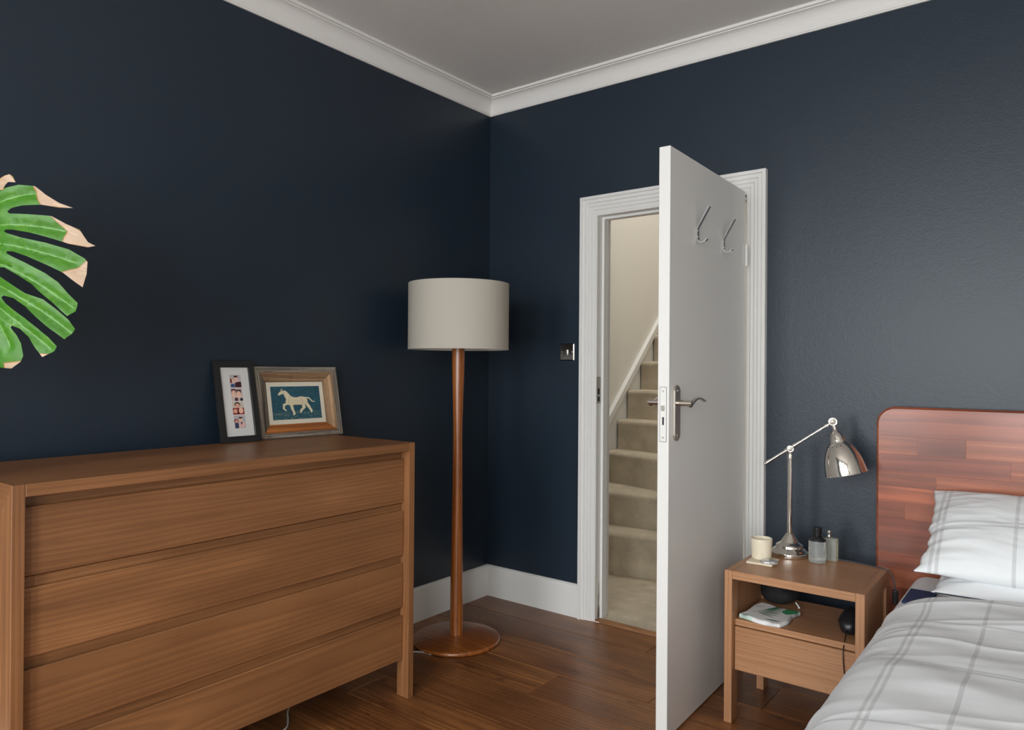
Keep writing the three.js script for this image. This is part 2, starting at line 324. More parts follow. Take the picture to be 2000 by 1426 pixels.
const HINGE = [1.4257, 0, 0.0613], TURN = -1.5391;
{
  const d = structure('door_1', 'plain white flush door standing open, with lever handle and two hooks', 'door', HINGE, TURN);
  // local axes: x from hinge to lock edge, z = 0 is the face towards the bed, z = 0.04 the face towards the chest
  const W = 0.762, y0 = 0.006, y1 = 1.9649, T = 0.04;
  part(d, 'leaf', uvm(cbox(0.002, W, y0, y1, 0, T, 0.0015), 'y'), M.white, true);
  part(d, 'faceplate_gap', cbox(W - 0.0005, W + 0.0004, 0.9838, 1.1662, 0.0078, 0.0322, 0.0001), M.darkHole, true);
  const lp = part(d, 'lock_faceplate', cbox(W - 0.0005, W + 0.0012, 0.985, 1.165, 0.009, 0.031, 0.0005), M.white, true);
  part(lp, 'latch', cbox(W, W + 0.005, 1.087, 1.104, 0.014, 0.026, 0.001), M.nickel, true);
  part(lp, 'deadbolt_slot', cbox(W, W + 0.0018, 1.040, 1.066, 0.0165, 0.0225, 0.0002), M.darkHole, true);
  for (const y of [0.998, 1.152]) part(lp, 'screw', rod([W + 0.0008, y, 0.02], [W + 0.0020, y, 0.02], 0.0035, 12), M.nickel, true);
  for (const s of [0, 1]) {                             // handle sets on both faces
    const Z = (v) => s ? T + v : -v, hx = 0.708, hy = 1.078;
    const sh = new THREE.Shape(); const r = 0.0225, hh = 0.071;
    sh.moveTo(hx - r, hy - hh); sh.lineTo(hx - r, hy + hh); sh.absarc(hx, hy + hh, r, Math.PI, 0, true); sh.lineTo(hx + r, hy - hh); sh.absarc(hx, hy - hh, r, 0, -Math.PI, true);
    const bp = part(d, 'handle_plate', prism(sh, 'z', s ? T : -0.009, s ? T + 0.009 : 0, 0.002, 14), M.nickel, true, 'brushed nickel handle plate');
    for (const y of [hy - hh - 0.004, hy + hh + 0.004]) part(bp, 'screw', rod([hx, y, Z(0.009)], [hx, y, Z(0.0103)], 0.0038, 12), M.chrome, true);
    const ly = 1.112, wav = (t) => ly - 0.004 + 0.018 * Math.sin(Math.pow(t, 1.2) * Math.PI * 0.88 - 0.1);
    const pts = []; for (let i = 0; i <= 16; i++) { const t = i / 16; pts.push([hx - 0.002 - 0.118 * t, wav(t), Z(0.052 - 0.004 * Math.sin(t * Math.PI))]); }
    const lever = new THREE.TubeGeometry(new THREE.CatmullRomCurve3(pts.map((p) => new THREE.Vector3(...p))), 32, 0.0082, 12);
    const lpA = lever.attributes.position, zc = Z(0.052);
    for (let i = 0; i < lpA.count; i++) { const t = clamp((hx - 0.002 - lpA.getX(i)) / 0.118); lpA.setZ(i, zc + (lpA.getZ(i) - zc) * mix(1, 1.25, t)); const yc = wav(t); lpA.setY(i, yc + (lpA.getY(i) - yc) * mix(1, 0.58, smooth(0, 0.25, t))); }
    lever.computeVertexNormals();
    part(d, 'lever', merge(rod([hx, ly, Z(0.007)], [hx, ly, Z(0.058)], 0.0095, 24), lever, ball(...pts[16], 0.0045, 10)), M.nickel, true, 'curved brushed nickel lever');
  }
  for (const [hx, hy, k] of [[0.527, 1.705, 1], [0.262, 1.705, 1]]) {   // flat wire coat hooks: strip bent from a band
    const path = [[0.046, 0.096], [0.032, 0.072], [0.017, 0.046], [0.005, 0.026], [0.003, 0.018], [0.003, -0.012], [0.005, -0.022], [0.012, -0.029], [0.022, -0.030], [0.031, -0.026], [0.038, -0.018]];
    const n = path.length, hw = 0.0085, th = 0.0042, pos = [], idx = [];
    for (let i = 0; i < n; i++) {
      const a = path[Math.max(0, i - 1)], b = path[Math.min(n - 1, i + 1)], dx = b[0] - a[0], dy = b[1] - a[1], L = Math.hypot(dx, dy), nx = -dy / L * th / 2, ny = dx / L * th / 2;
      for (const [o, w] of [[1, -hw], [1, hw], [-1, hw], [-1, -hw]]) pos.push(hx + w, hy + path[i][1] + o * ny, -(path[i][0] + o * nx));
      if (i < n - 1) for (let j = 0; j < 4; j++) { const p = i * 4 + j, q = i * 4 + (j + 1) % 4; idx.push(p, q, q + 4, p, q + 4, p + 4); }
    }
    idx.push(0, 2, 1, 0, 3, 2, (n - 1) * 4, (n - 1) * 4 + 1, (n - 1) * 4 + 2, (n - 1) * 4, (n - 1) * 4 + 2, (n - 1) * 4 + 3);
    let g = new THREE.BufferGeometry(); g.setAttribute('position', new THREE.Float32BufferAttribute(pos, 3)); g.setIndex(idx); g = toCreasedNormals(g, 0.9);
    const hk = part(d, 'coat_hook', g, M.steel, true, 'bent steel coat hook');
    for (const y of [-0.008, 0.013]) part(hk, 'screw', rod([hx, hy + y, -0.003], [hx, hy + y, -0.0062], 0.003, 10), M.chrome, true);
  }
  for (const y of [0.26, 1.70]) part(d, 'hinge', merge(rod([-0.006, y - 0.045, -0.004], [-0.006, y + 0.045, -0.004], 0.0062, 14), cbox(-0.004, 0.03, y - 0.045, y + 0.045, -0.0012, 0.0, 0.0004)), M.white, true, 'hinge painted over in white');
}
// light switch
{
  const s = thing('light_switch', 'small square nickel light switch beside the door surround', 'switch', [0.510, 1.306, 0]);
  const fr = new THREE.Shape(); const o = 0.043, r = 0.004;
  fr.moveTo(-o + r, -o); fr.lineTo(o - r, -o); fr.quadraticCurveTo(o, -o, o, -o + r); fr.lineTo(o, o - r); fr.quadraticCurveTo(o, o, o - r, o); fr.lineTo(-o + r, o); fr.quadraticCurveTo(-o, o, -o, o - r); fr.lineTo(-o, -o + r); fr.quadraticCurveTo(-o, -o, -o + r, -o);
  part(s, 'plate', new THREE.ExtrudeGeometry(fr, { depth: 0.001, bevelEnabled: true, bevelSize: 0.005, bevelOffset: -0.005, bevelThickness: 0.006, bevelSegments: 2 }).translate(0, 0, 0), S({ color: lin(0.42, 0.38, 0.34), metalness: 1, roughness: 0.16 }), true);
  part(s, 'rocker', prism([[-0.005, -0.012], [0.005, -0.012], [0.005, 0.012], [-0.005, 0.012]], 'z', 0.006, 0.0115, 0.001).rotateX(0.12), M.chrome, true);
  for (const x of [-0.030, 0.030]) part(s, 'screw', new THREE.SphereGeometry(0.0042, 12, 8).scale(1, 1, 0.4).translate(x, 0, 0.0072), M.chrome, true);
}
// stairwell behind the door
{
  const XL = -0.04, XR = 1.75, ZB = -3.6, TOP = 4.1;
  single('wall_stair_left', 'pale cream wall beside the carpeted stairs', 'wall', uvm(cbox(XL - 0.1, XL, 0, TOP, ZB, -0.12, 0), 'z'), M.hallWall, [XL, 0, -2], 'structure');
  single('wall_stair_right', 'pale cream wall on the hidden side of the stairwell', 'wall', uvm(cbox(XR, XR + 0.1, 0, TOP, ZB, -0.12, 0), 'z'), M.hallWall, [XR, 0, -2], 'structure');
  single('wall_stair_back', 'pale cream wall at the top of the stairs', 'wall', uvm(cbox(XL - 0.1, XR + 0.1, 0, TOP, ZB - 0.1, ZB, 0)), M.hallWall, [0.8, 0, ZB], 'structure');
  single('wall_stair_front', 'pale cream back of the doorway wall', 'wall', uvm(merge(cbox(XL - 0.1, DX0, 0, TOP, -0.135, -0.12, 0), cbox(DX1, XR + 0.1, 0, TOP, -0.135, -0.12, 0), cbox(DX0, DX1, DH, TOP, -0.135, -0.12, 0))), M.hallWall, [0.8, 0, -0.13], 'structure');
  single('ceiling_stair', 'pale ceiling over the stairs with a rooflight opening', 'ceiling', uvm(merge(cbox(XL - 0.1, 0.05, TOP, TOP + 0.1, ZB, -0.12, 0), cbox(0.95, XR + 0.1, TOP, TOP + 0.1, ZB, -0.12, 0), cbox(0.05, 0.95, TOP, TOP + 0.1, ZB, -2.05, 0), cbox(0.05, 0.95, TOP, TOP + 0.1, -0.75, -0.12, 0))), M.hallWall, [0.5, TOP, -1.5], 'structure');
  single('wall_stair_inner', 'pale cream wall closing the hidden side of the stair flight', 'wall', uvm(cbox(0.985, 1.085, 0.004, TOP, ZB, -0.95, 0), 'z'), M.hallWall, [1.03, 0.004, -2], 'structure');
  const rl = structure('window_4', 'rooflight in the ceiling over the stairs', 'window', [0.5, TOP, -1.4]);
  part(rl, 'window_frame', merge(cbox(0.05, 0.09, TOP + 0.02, TOP + 0.08, -2.05, -0.75), cbox(0.91, 0.95, TOP + 0.02, TOP + 0.08, -2.05, -0.75), cbox(0.09, 0.91, TOP + 0.02, TOP + 0.08, -2.05, -2.01), cbox(0.09, 0.91, TOP + 0.02, TOP + 0.08, -0.79, -0.75)), M.white);
  part(rl, 'pane', new THREE.PlaneGeometry(0.82, 1.22).rotateX(-Math.PI / 2).translate(0.5, TOP + 0.05, -1.4), M.glass);
  single('floor_stair', 'pale carpet on the small landing behind the door', 'carpet', uvm(merge(cbox(XL, XR, -0.05, 0.004, ZB, -0.135, 0), cbox(DX0 + 0.012, DX1 - 0.010, -0.05, 0.004, -0.135, -0.036, 0)), 'x', 0.4), M.carpet, [0.8, 0, -0.6], 'structure');
  const st = structure('staircase', 'stairs covered in beige carpet rising behind the door', 'stairs', [0.5, 0, -1.5]);
  // nosing lines: [left x, z, right x, z] per step and its height
  const N = [[0.252, -0.735, -0.815], [0.457, -0.950, -0.985], [0.662, -1.205, -1.115], [0.867, -1.405, -1.345], [1.072, -1.60, -1.60], [1.280, -1.805, -1.805], [1.487, -2.01, -2.01], [1.694, -2.215, -2.215], [1.90, -2.42, -2.42], [2.105, -2.625, -2.625], [2.31, -2.83, -2.83]];
  N.forEach(([y, zl, zr], i) => {
    const yb = i ? N[i - 1][0] - 0.02 : 0, x0 = XL + 0.02, x1 = 0.98;
    const slope = (zr - zl) / 0.35, Zx = (x) => zl + slope * (x - 0.3);
    const pr = [[0.006, yb], [0.006, y - 0.045]]; for (let k = 0; k <= 8; k++) { const a = -0.5 + k / 8 * 2.07; pr.push([-0.012 + 0.024 * Math.cos(a), y - 0.024 + 0.024 * Math.sin(a)]); } pr.push([-0.42, y], [-0.42, yb]);
    const pos = [], uv = []; const n = pr.length;
    const P = (k, x) => [x, pr[k][1], Zx(x) + pr[k][0]];
    let s = 0;
    for (let k = 0; k < n; k++) {
      const q = (k + 1) % n, L = Math.hypot(pr[q][0] - pr[k][0], pr[q][1] - pr[k][1]);
      const a = P(k, x0), b = P(k, x1), c = P(q, x1), d = P(q, x0);
      pos.push(...a, ...b, ...c, ...a, ...c, ...d);
      const U = (x) => x / 0.4, V0 = (s + i) / 0.4, V1 = (s + L + i) / 0.4; s += L;
      uv.push(U(x0), V0, U(x1), V0, U(x1), V1, U(x0), V0, U(x1), V1, U(x0), V1);
    }
    for (let k = 1; k < n - 1; k++) { pos.push(...P(0, x0), ...P(k, x0), ...P(k + 1, x0), ...P(0, x1), ...P(k + 1, x1), ...P(k, x1)); for (let j = 0; j < 6; j++) uv.push(0, 0); }
    let g = new THREE.BufferGeometry(); g.setAttribute('position', new THREE.Float32BufferAttribute(pos, 3)); g.setAttribute('uv', new THREE.Float32BufferAttribute(uv, 2)); g = toCreasedNormals(g, 0.7);
    part(st, 'step', g, M.carpet);
  });
  const sl = 0.98, z0 = -0.3, yA = (z) => 0.83 + (-1.333 - z) * 0.93;
  part(st, 'stringer', prism([[-0.85, 0.02], [-0.85, yA(-0.85) + 0.075], [-2.9, yA(-2.9) + 0.075], [-2.9, yA(-2.9) - 0.5], [-1.4, 0.02]].map(([z, y]) => [z, y]), 'x', XL, XL + 0.012, 0), M.white, false, 'white sloping side board');
  part(st, 'stringer_cap', prism([[-0.85, yA(-0.85) + 0.012], [-0.85, yA(-0.85) + 0.078], [-2.9, yA(-2.9) + 0.078], [-2.9, yA(-2.9) + 0.012]], 'x', XL, XL + 0.030, 0.004), M.white, false, 'white sloping cap of the side board');
}

// ---------------------------------------------------------------- chest of drawers
{
  const X0 = 0.062, X1 = 0.564, Z0 = 1.112, Z1 = 2.410, H = 0.945, t = 0.028, leg = 0.058;
  const c = thing('chest_of_drawers', 'wide brown wooden chest with four flush drawers and square legs', 'chest', [(X0 + X1) / 2, 0, (Z0 + Z1) / 2]);
  for (const [a, b] of [[Z0, Z0 + t], [Z1 - t, Z1]]) {
    part(c, 'leg', grain(prism([[X1 - leg, 0], [X1, 0], [X1, H], [X1 - leg, H - leg]], 'z', a, b, 0.0012), 'y'), M.chestWood);
    part(c, 'leg', grain(prism([[X0, 0], [X0 + leg, 0], [X0 + leg, H - leg], [X0, H]], 'z', a, b, 0.0012), 'y'), M.chestWood);
    part(c, 'side_rail', grain(prism([[X1 - 0.0003, H], [X0 + 0.0003, H], [X0 + leg, H - leg + 0.0003], [X1 - leg, H - leg + 0.0003]], 'z', a, b, 0.0012), 'x'), M.chestWood);
    part(c, 'side_panel', grain(cbox(X0 + leg, X1 - leg, 0.135, H - leg, (a + b) / 2 - 0.006, (a + b) / 2 + 0.006, 0), 'y'), M.chestWood);
  }
  part(c, 'top', grain(cbox(X0, X1, H - 0.030, H, Z0 + t, Z1 - t, 0.0015), 'z'), M.chestWood);
  part(c, 'back_panel', grain(cbox(X0 + 0.004, X0 + 0.012, 0.14, H - 0.03, Z0 + t, Z1 - t, 0), 'z'), M.chestWood);
  const F = X1 - 0.028, pitch = 0.194;
  for (let k = 0; k < 4; k++) {
    const yt = H - 0.0345 - k * pitch, y1 = yt - 0.024, y0 = yt - pitch + 0.0045;
    const d = part(c, 'drawer', grain(prism([[X0 + 0.03, y0], [F - 0.003, y0], [F - 0.001, y0 + 0.001], [F, y0 + 0.003], [F, y1 - 0.003], [F - 0.0015, y1 - 0.0006], [F - 0.004, y1], [F - 0.006, y1 - 0.002], [F - 0.008, y1 - 0.011], [F - 0.013, y1 - 0.012], [F - 0.0155, y1 - 0.004], [F - 0.0155, yt], [X0 + 0.03, yt]], 'z', Z0 + t + 0.002, Z1 - t - 0.002, 0.001), 'z'), M.chestWood);
  }
}

// ---------------------------------------------------------------- floor lamp
{
  const L = [0.321, 0, 0.603];
  const f = thing('floor_lamp', 'tall floor lamp with turned wooden pole and cream drum shade', 'lamp', L);
  const wrap = (g, k) => grain(g, 'y', WU, WV, [k, 0.3]);
  part(f, 'base', grain(lathe([[0, 0], [0.190, 0], [0.196, 0.004], [0.197, 0.010], [0.195, 0.016], [0.188, 0.021], [0.12, 0.027], [0.045, 0.031], [0, 0.031]], 72), 'x'), M.lampWood, true);
  const pole = [[0.0295, 0.031]]; const prof = [[0.10, 0.029], [0.2, 0.0285], [0.35, 0.0270], [0.55, 0.0245], [0.75, 0.0222], [0.88, 0.0208], [0.98, 0.0212], [1.08, 0.0238], [1.18, 0.0272], [1.25, 0.0288], [1.32, 0.0285], [1.36, 0.0275]];
  for (const [y, r] of prof) pole.push([r, y]); pole.push([0, 1.36]);
  part(f, 'pole', wrap(lathe(pole, 32), 0.4), M.lampWood, true);
  const R = 0.2255, yb = 1.305, yt = 1.600, th = 0.0025;
  part(f, 'lamp_shade', lathe([[R - th, yb], [R, yb], [R + 0.0008, yb + 0.004], [R, yb + 0.008], [R, yt - 0.008], [R + 0.0008, yt - 0.004], [R, yt], [R - th, yt], [R - th, yb]], 96), M.shadeCloth, true, 'cream fabric drum shade');
  const ring = [rod([0, 1.36, 0], [0, 1.43, 0], 0.018, 16)]; for (let k = 0; k < 3; k++) { const a = k * 2.094 + 0.4; ring.push(rod([0, 1.375, 0], [Math.cos(a) * (R - 0.003), 1.335, Math.sin(a) * (R - 0.003)], 0.002, 6)); }
  part(f, 'bulb_holder', merge(...ring), M.nickel, true);
  part(f, 'bulb', lathe([[0.013, 1.43], [0.014, 1.44], [0.028, 1.475], [0.030, 1.49], [0.024, 1.512], [0, 1.521]], 20), S({ color: lin(0.8, 0.8, 0.78), roughness: 0.4 }), true);
  part(f, 'power_cord', tube([[0.352, 0.004, 0.795], [0.300, 0.004, 0.800], [0.262, 0.004, 0.835], [0.225, 0.004, 0.95], [0.222, 0.004, 1.12], [0.240, 0.004, 1.28], [0.248, 0.004, 1.36], [0.272, 0.004, 1.435], [0.315, 0.004, 1.482], [0.36, 0.004, 1.512], [0.41, 0.004, 1.56], [0.40, 0.004, 1.68], [0.25, 0.004, 1.8], [0.035, 0.004, 1.9]], 0.0032, 110, 8), M.cordWhite, false, 'white power cord on the floor');
}

// ---------------------------------------------------------------- frames on the chest
const leanFrame = (name, label, at, turn, lean) => { const o = thing(name, label, 'picture frame', at, turn); o.rotation.order = 'YXZ'; o.rotation.x = lean; o.updateMatrixWorld(true); return o; };
const CH = 0.945;
{ // black photo strip frame. local: x width, y up, z out of the picture
  const W = 0.158, H = 0.306, b = 0.0235, T = 0.016;
  const p = leanFrame('photo_frame', 'narrow black frame with a strip of four small photographs', [0.098, CH + 0.001, 1.531], Math.PI / 2 - 0.06, -0.235);
  const rail = (pts) => prism(pts, 'z', -T, 0, 0.0012);
  const x0 = -W / 2, x1 = W / 2;
  part(p, 'frame_rail', rail([[x0, 0], [x1, 0], [x1 - b, b], [x0 + b, b]]), M.blackFrame, true);
  part(p, 'frame_rail', rail([[x0, H], [x0 + b, H - b], [x1 - b, H - b], [x1, H]]), M.blackFrame, true);
  part(p, 'frame_rail', rail([[x0, 0], [x0 + b, b], [x0 + b, H - b], [x0, H]]), M.blackFrame, true);
  part(p, 'frame_rail', rail([[x1, 0], [x1, H], [x1 - b, H - b], [x1 - b, b]]), M.blackFrame, true);
  const mat = part(p, 'mount', cbox(x0 + b - 0.002, x1 - b + 0.002, b - 0.002, H - b + 0.002, -0.012, -0.008, 0), S({ color: lin(0.66, 0.65, 0.63), roughness: 0.8 }), true, 'white card mount');
  const skin = ['#d9a48c', '#e8b9a2'], shots = [
    (c) => { c.fillStyle = '#b9aeb0'; c.fillRect(0, 0, 64, 74); c.fillStyle = '#3b1420'; c.fillRect(28, 42, 36, 32); c.fillStyle = '#35507c'; c.fillRect(4, 54, 22, 20); c.fillStyle = skin[1]; c.beginPath(); c.arc(36, 22, 11, 0, 7); c.fill(); c.beginPath(); c.arc(14, 36, 10, 0, 7); c.fill(); c.fillStyle = '#2a1a18'; c.fillRect(24, 6, 22, 9); c.fillStyle = '#7a2c22'; c.fillRect(2, 24, 10, 24); c.fillStyle = '#e6b8ae'; c.beginPath(); c.moveTo(24, 40); c.lineTo(52, 28); c.lineTo(52, 38); c.lineTo(28, 48); c.fill(); },
    (c) => { c.fillStyle = '#cbb9b6'; c.fillRect(0, 0, 64, 74); c.fillStyle = '#5a2a34'; c.fillRect(2, 4, 26, 30); c.fillStyle = '#4c3838'; c.fillRect(30, 8, 28, 20); c.fillStyle = skin[1]; c.beginPath(); c.ellipse(15, 32, 12, 20, 0, 0, 7); c.fill(); c.beginPath(); c.ellipse(43, 38, 13, 21, 0, 0, 7); c.fill(); c.fillStyle = '#4b2636'; c.fillRect(18, 56, 18, 18); c.fillStyle = '#1d2233'; c.fillRect(48, 58, 16, 16); c.fillStyle = '#f2e8e4'; c.fillRect(10, 42, 10, 3); c.fillRect(38, 48, 10, 3); },
    (c) => { c.fillStyle = '#c9bfae'; c.fillRect(0, 0, 64, 74); c.fillStyle = '#8e2622'; c.fillRect(0, 36, 64, 38); c.fillStyle = '#3a2420'; c.beginPath(); c.arc(28, 18, 16, 0, 7); c.fill(); c.fillStyle = skin[0]; c.beginPath(); c.arc(28, 23, 13, 0, 7); c.fill(); c.beginPath(); c.arc(14, 54, 12, 0, 7); c.fill(); c.fillStyle = skin[1]; c.beginPath(); c.ellipse(46, 52, 13, 17, 0, 0, 7); c.fill(); c.fillStyle = '#4a1418'; c.fillRect(26, 44, 7, 28); },
    (c) => { c.fillStyle = '#b3aeb4'; c.fillRect(0, 0, 64, 74); c.fillStyle = '#2c3a5c'; c.fillRect(4, 44, 20, 30); c.fillStyle = '#7a2c22'; c.beginPath(); c.arc(12, 32, 12, 0, 7); c.fill(); c.fillStyle = skin[0]; c.beginPath(); c.arc(13, 34, 8, 0, 7); c.fill(); c.fillStyle = '#e4b6ac'; c.fillRect(26, 40, 32, 30); c.fillStyle = skin[1]; c.beginPath(); c.arc(38, 26, 11, 0, 7); c.fill(); c.fillStyle = '#3a2420'; c.fillRect(28, 10, 20, 9); c.fillStyle = '#43304a'; c.beginPath(); c.moveTo(36, 40); c.lineTo(48, 40); c.lineTo(40, 58); c.fill(); }];
  shots.forEach((fn, k) => {
    const w = 0.0440, h = 0.0480, yc = 0.231 - k * 0.0512;
    const strip = part(mat, 'photograph', new THREE.BoxGeometry(w, h, 0.0006).translate(0.002, yc, -0.0077), S({ map: canvasTex(64, 74, fn), roughness: 0.5 }), true);
  });
  part(p, 'backing', cbox(x0 + 0.004, x1 - 0.004, 0.004, H - 0.004, -0.0155, -0.012, 0), M.blackFrame, true);
}
{ // weathered barn-wood frame with a horse print
  const W = 0.372, H = 0.283, T = 0.034;
  const p = leanFrame('horse_picture', 'weathered grey wood frame holding a print of a white horse', [0.091, CH + 0.001, 1.258], Math.PI / 2 - 0.06, -0.20);
  const grey = S({ map: woodTex(83, [86, 78, 70], [190, 178, 160], { rings: 60, ringAmt: 0.35, streak: 0.9, pore: 0.6, blotch: 0.5 }), roughness: 0.9 });
  const tan = S({ map: woodTex(89, [104, 76, 52], [182, 148, 112], { rings: 70, ringAmt: 0.4, streak: 0.7, pore: 0.4 }), roughness: 0.8 });
  const orange = S({ map: woodTex(97, [132, 72, 30], [200, 126, 62], { rings: 55, ringAmt: 0.6, streak: 0.5, knots: 1 }), roughness: 0.55 });
  const x0 = -W / 2, x1 = W / 2, a = 0.0215, s = 0.036;  // outer flat face, then a slope sunk towards the print
  const face = (pts, ax) => grain(prism(pts, 'z', -T, 0, 0.001), ax);
  part(p, 'frame_rail', face([[x0, 0], [x1, 0], [x1 - a, a], [x0 + a, a]], 'x'), grey, true);
  part(p, 'frame_rail', face([[x0, H], [x0 + a, H - a], [x1 - a, H - a], [x1, H]], 'x'), grey, true);
  part(p, 'frame_rail', face([[x0, 0], [x0 + a, a], [x0 + a, H - a], [x0, H]], 'y'), grey, true);
  part(p, 'frame_rail', face([[x1, 0], [x1, H], [x1 - a, H - a], [x1 - a, a]], 'y'), grey, true);
  const slope = (q, ax, m, lbl) => {                      // q: outer edge pair then inner edge pair, sloping from z -0.003 to -0.026
    const [A, B, C, D] = q, zo = -0.003, zi = -0.026, zb = -0.033;
    const P = [[...A, zo], [...B, zo], [...C, zi], [...D, zi], [...A, zb], [...B, zb], [...C, zb], [...D, zb]];
    const g = new THREE.BufferGeometry(), pos = [], c = P.reduce((s2, v) => s2.map((e, i) => e + v[i] / 8), [0, 0, 0]);
    const T3 = (i, j, k) => { const [u, v, w] = [P[i], P[j], P[k]], n = new THREE.Vector3(v[0] - u[0], v[1] - u[1], v[2] - u[2]).cross(new THREE.Vector3(w[0] - u[0], w[1] - u[1], w[2] - u[2])), m3 = n.x * ((u[0] + v[0] + w[0]) / 3 - c[0]) + n.y * ((u[1] + v[1] + w[1]) / 3 - c[1]) + n.z * ((u[2] + v[2] + w[2]) / 3 - c[2]); if (m3 > 0) pos.push(...u, ...v, ...w); else pos.push(...u, ...w, ...v); };
    for (const [i, j, k, l] of [[0, 1, 2, 3], [4, 5, 6, 7], [0, 1, 5, 4], [1, 2, 6, 5], [2, 3, 7, 6], [3, 0, 4, 7]]) { T3(i, j, k); T3(i, k, l); }
    g.setAttribute('position', new THREE.Float32BufferAttribute(pos, 3)); g.computeVertexNormals();
    part(p, 'inner_slope', grain(g, ax), m, true, lbl);
  };
  const e = a, i2 = a + s, X = (v) => x0 + v, Xr = (v) => x1 - v, Y = (v) => H - v;
  slope([[X(e), e], [Xr(e), e], [Xr(i2), i2], [X(i2), i2]], 'x', orange, 'orange pine inner slope');
  slope([[X(e), Y(e)], [Xr(e), Y(e)], [Xr(i2), Y(i2)], [X(i2), Y(i2)]], 'x', tan);
  slope([[X(e), e], [X(e), Y(e)], [X(i2), Y(i2)], [X(i2), i2]], 'y', grey);
  slope([[Xr(e), e], [Xr(e), Y(e)], [Xr(i2), Y(i2)], [Xr(i2), i2]], 'y', tan);
  const mount = part(p, 'mount', cbox(X(i2 - 0.003), Xr(i2 - 0.003), i2 - 0.003, Y(i2 - 0.003), -0.030, -0.0265, 0), S({ color: lin(0.70, 0.64, 0.52), roughness: 0.85 }), true, 'cream card mount');
  const tex = canvasTex(512, 400, (c, w, h) => {
    c.fillStyle = '#23505f'; c.fillRect(0, 0, w, h);
    let k = 5; const R = () => { k = (k * 1664525 + 1013904223) >>> 0; return k / 4294967296; };
    for (let i = 0; i < 900; i++) { const y = R() * h, low = y > h * 0.76; c.strokeStyle = low ? ['#8c8f78', '#6f7c70', '#a39c82', '#57706c'][i % 4] : ['#1c4250', '#2d6072', '#38728a', '#204a4f', '#2b5a5c', '#173844'][i % 6]; c.globalAlpha = 0.45; c.lineWidth = 3 + R() * 8; c.beginPath(); const x = R() * w; c.moveTo(x, y); c.lineTo(x + (R() - 0.5) * 70, y + (R() - 0.5) * (low ? 12 : 46)); c.stroke(); }
    c.globalAlpha = 1; c.lineCap = c.lineJoin = 'round';
    const P = (pts, close = true) => { c.beginPath(); c.moveTo(...pts[0]); for (let i = 1; i < pts.length; i++) { const a2 = pts[i], b2 = pts[(i + 1) % pts.length]; if (close || i < pts.length - 1) c.quadraticCurveTo(a2[0], a2[1], (a2[0] + b2[0]) / 2, (a2[1] + b2[1]) / 2); else c.lineTo(...a2); } if (close) c.closePath(); c.fill(); };
    c.fillStyle = '#d9ccab';
    P([[150, 150], [135, 190], [158, 225], [205, 232], [262, 222], [330, 232], [372, 205], [374, 160], [345, 130], [300, 122], [255, 138], [215, 128], [190, 110]]);   // trunk
    P([[200, 150], [150, 165], [133, 110], [118, 62], [140, 42], [168, 66], [195, 110], [225, 140]]);                                                    // neck
    P([[152, 62], [112, 42], [96, 60], [72, 88], [70, 104], [86, 108], [104, 94], [132, 88]]); c.fillRect(103, 28, 7, 18); c.fillRect(116, 26, 6, 16);   // head and ears
    const leg = (pts, w0, w1) => { for (let i = 0; i < pts.length - 1; i++) { c.strokeStyle = '#d9ccab'; c.lineWidth = w0 + (w1 - w0) * i / (pts.length - 1); c.beginPath(); c.moveTo(...pts[i]); c.lineTo(...pts[i + 1]); c.stroke(); } };
    leg([[168, 205], [122, 222], [118, 268], [138, 290]], 26, 10); leg([[196, 215], [206, 275], [222, 330], [216, 344]], 30, 12);
    leg([[318, 205], [330, 258], [296, 296], [290, 318]], 34, 12); leg([[350, 195], [380, 250], [404, 300], [404, 318]], 34, 12);
    leg([[350, 140], [392, 148], [424, 190], [446, 192]], 16, 7);                                                                                           // tail
    c.strokeStyle = '#a8986f'; c.lineWidth = 3; for (const q of [[[190, 120], [170, 170], [176, 215]], [[300, 130], [330, 170], [318, 215]], [[130, 60], [150, 100], [180, 130]], [[215, 222], [270, 228], [320, 225]], [[345, 150], [362, 180], [352, 215]]]) { c.beginPath(); c.moveTo(...q[0]); c.quadraticCurveTo(...q[1], ...q[2]); c.stroke(); }
    c.strokeStyle = '#efe6cc'; c.lineWidth = 6; for (const q of [[[215, 140], [260, 160], [300, 150]], [[145, 70], [165, 110], [175, 150]], [[330, 150], [352, 160], [350, 190]]]) { c.beginPath(); c.moveTo(...q[0]); c.quadraticCurveTo(...q[1], ...q[2]); c.stroke(); }
    c.fillStyle = '#3c3426'; c.beginPath(); c.arc(108, 62, 3.5, 0, 7); c.fill();
  });
  const pm = 0.0175;
  part(mount, 'horse_print', new THREE.PlaneGeometry(W - 2 * (i2 + pm), H - 2 * (i2 + pm)).translate(0, H / 2, -0.0262), S({ map: tex, roughness: 0.6 }), true, 'print of a trotting white horse on teal');
}

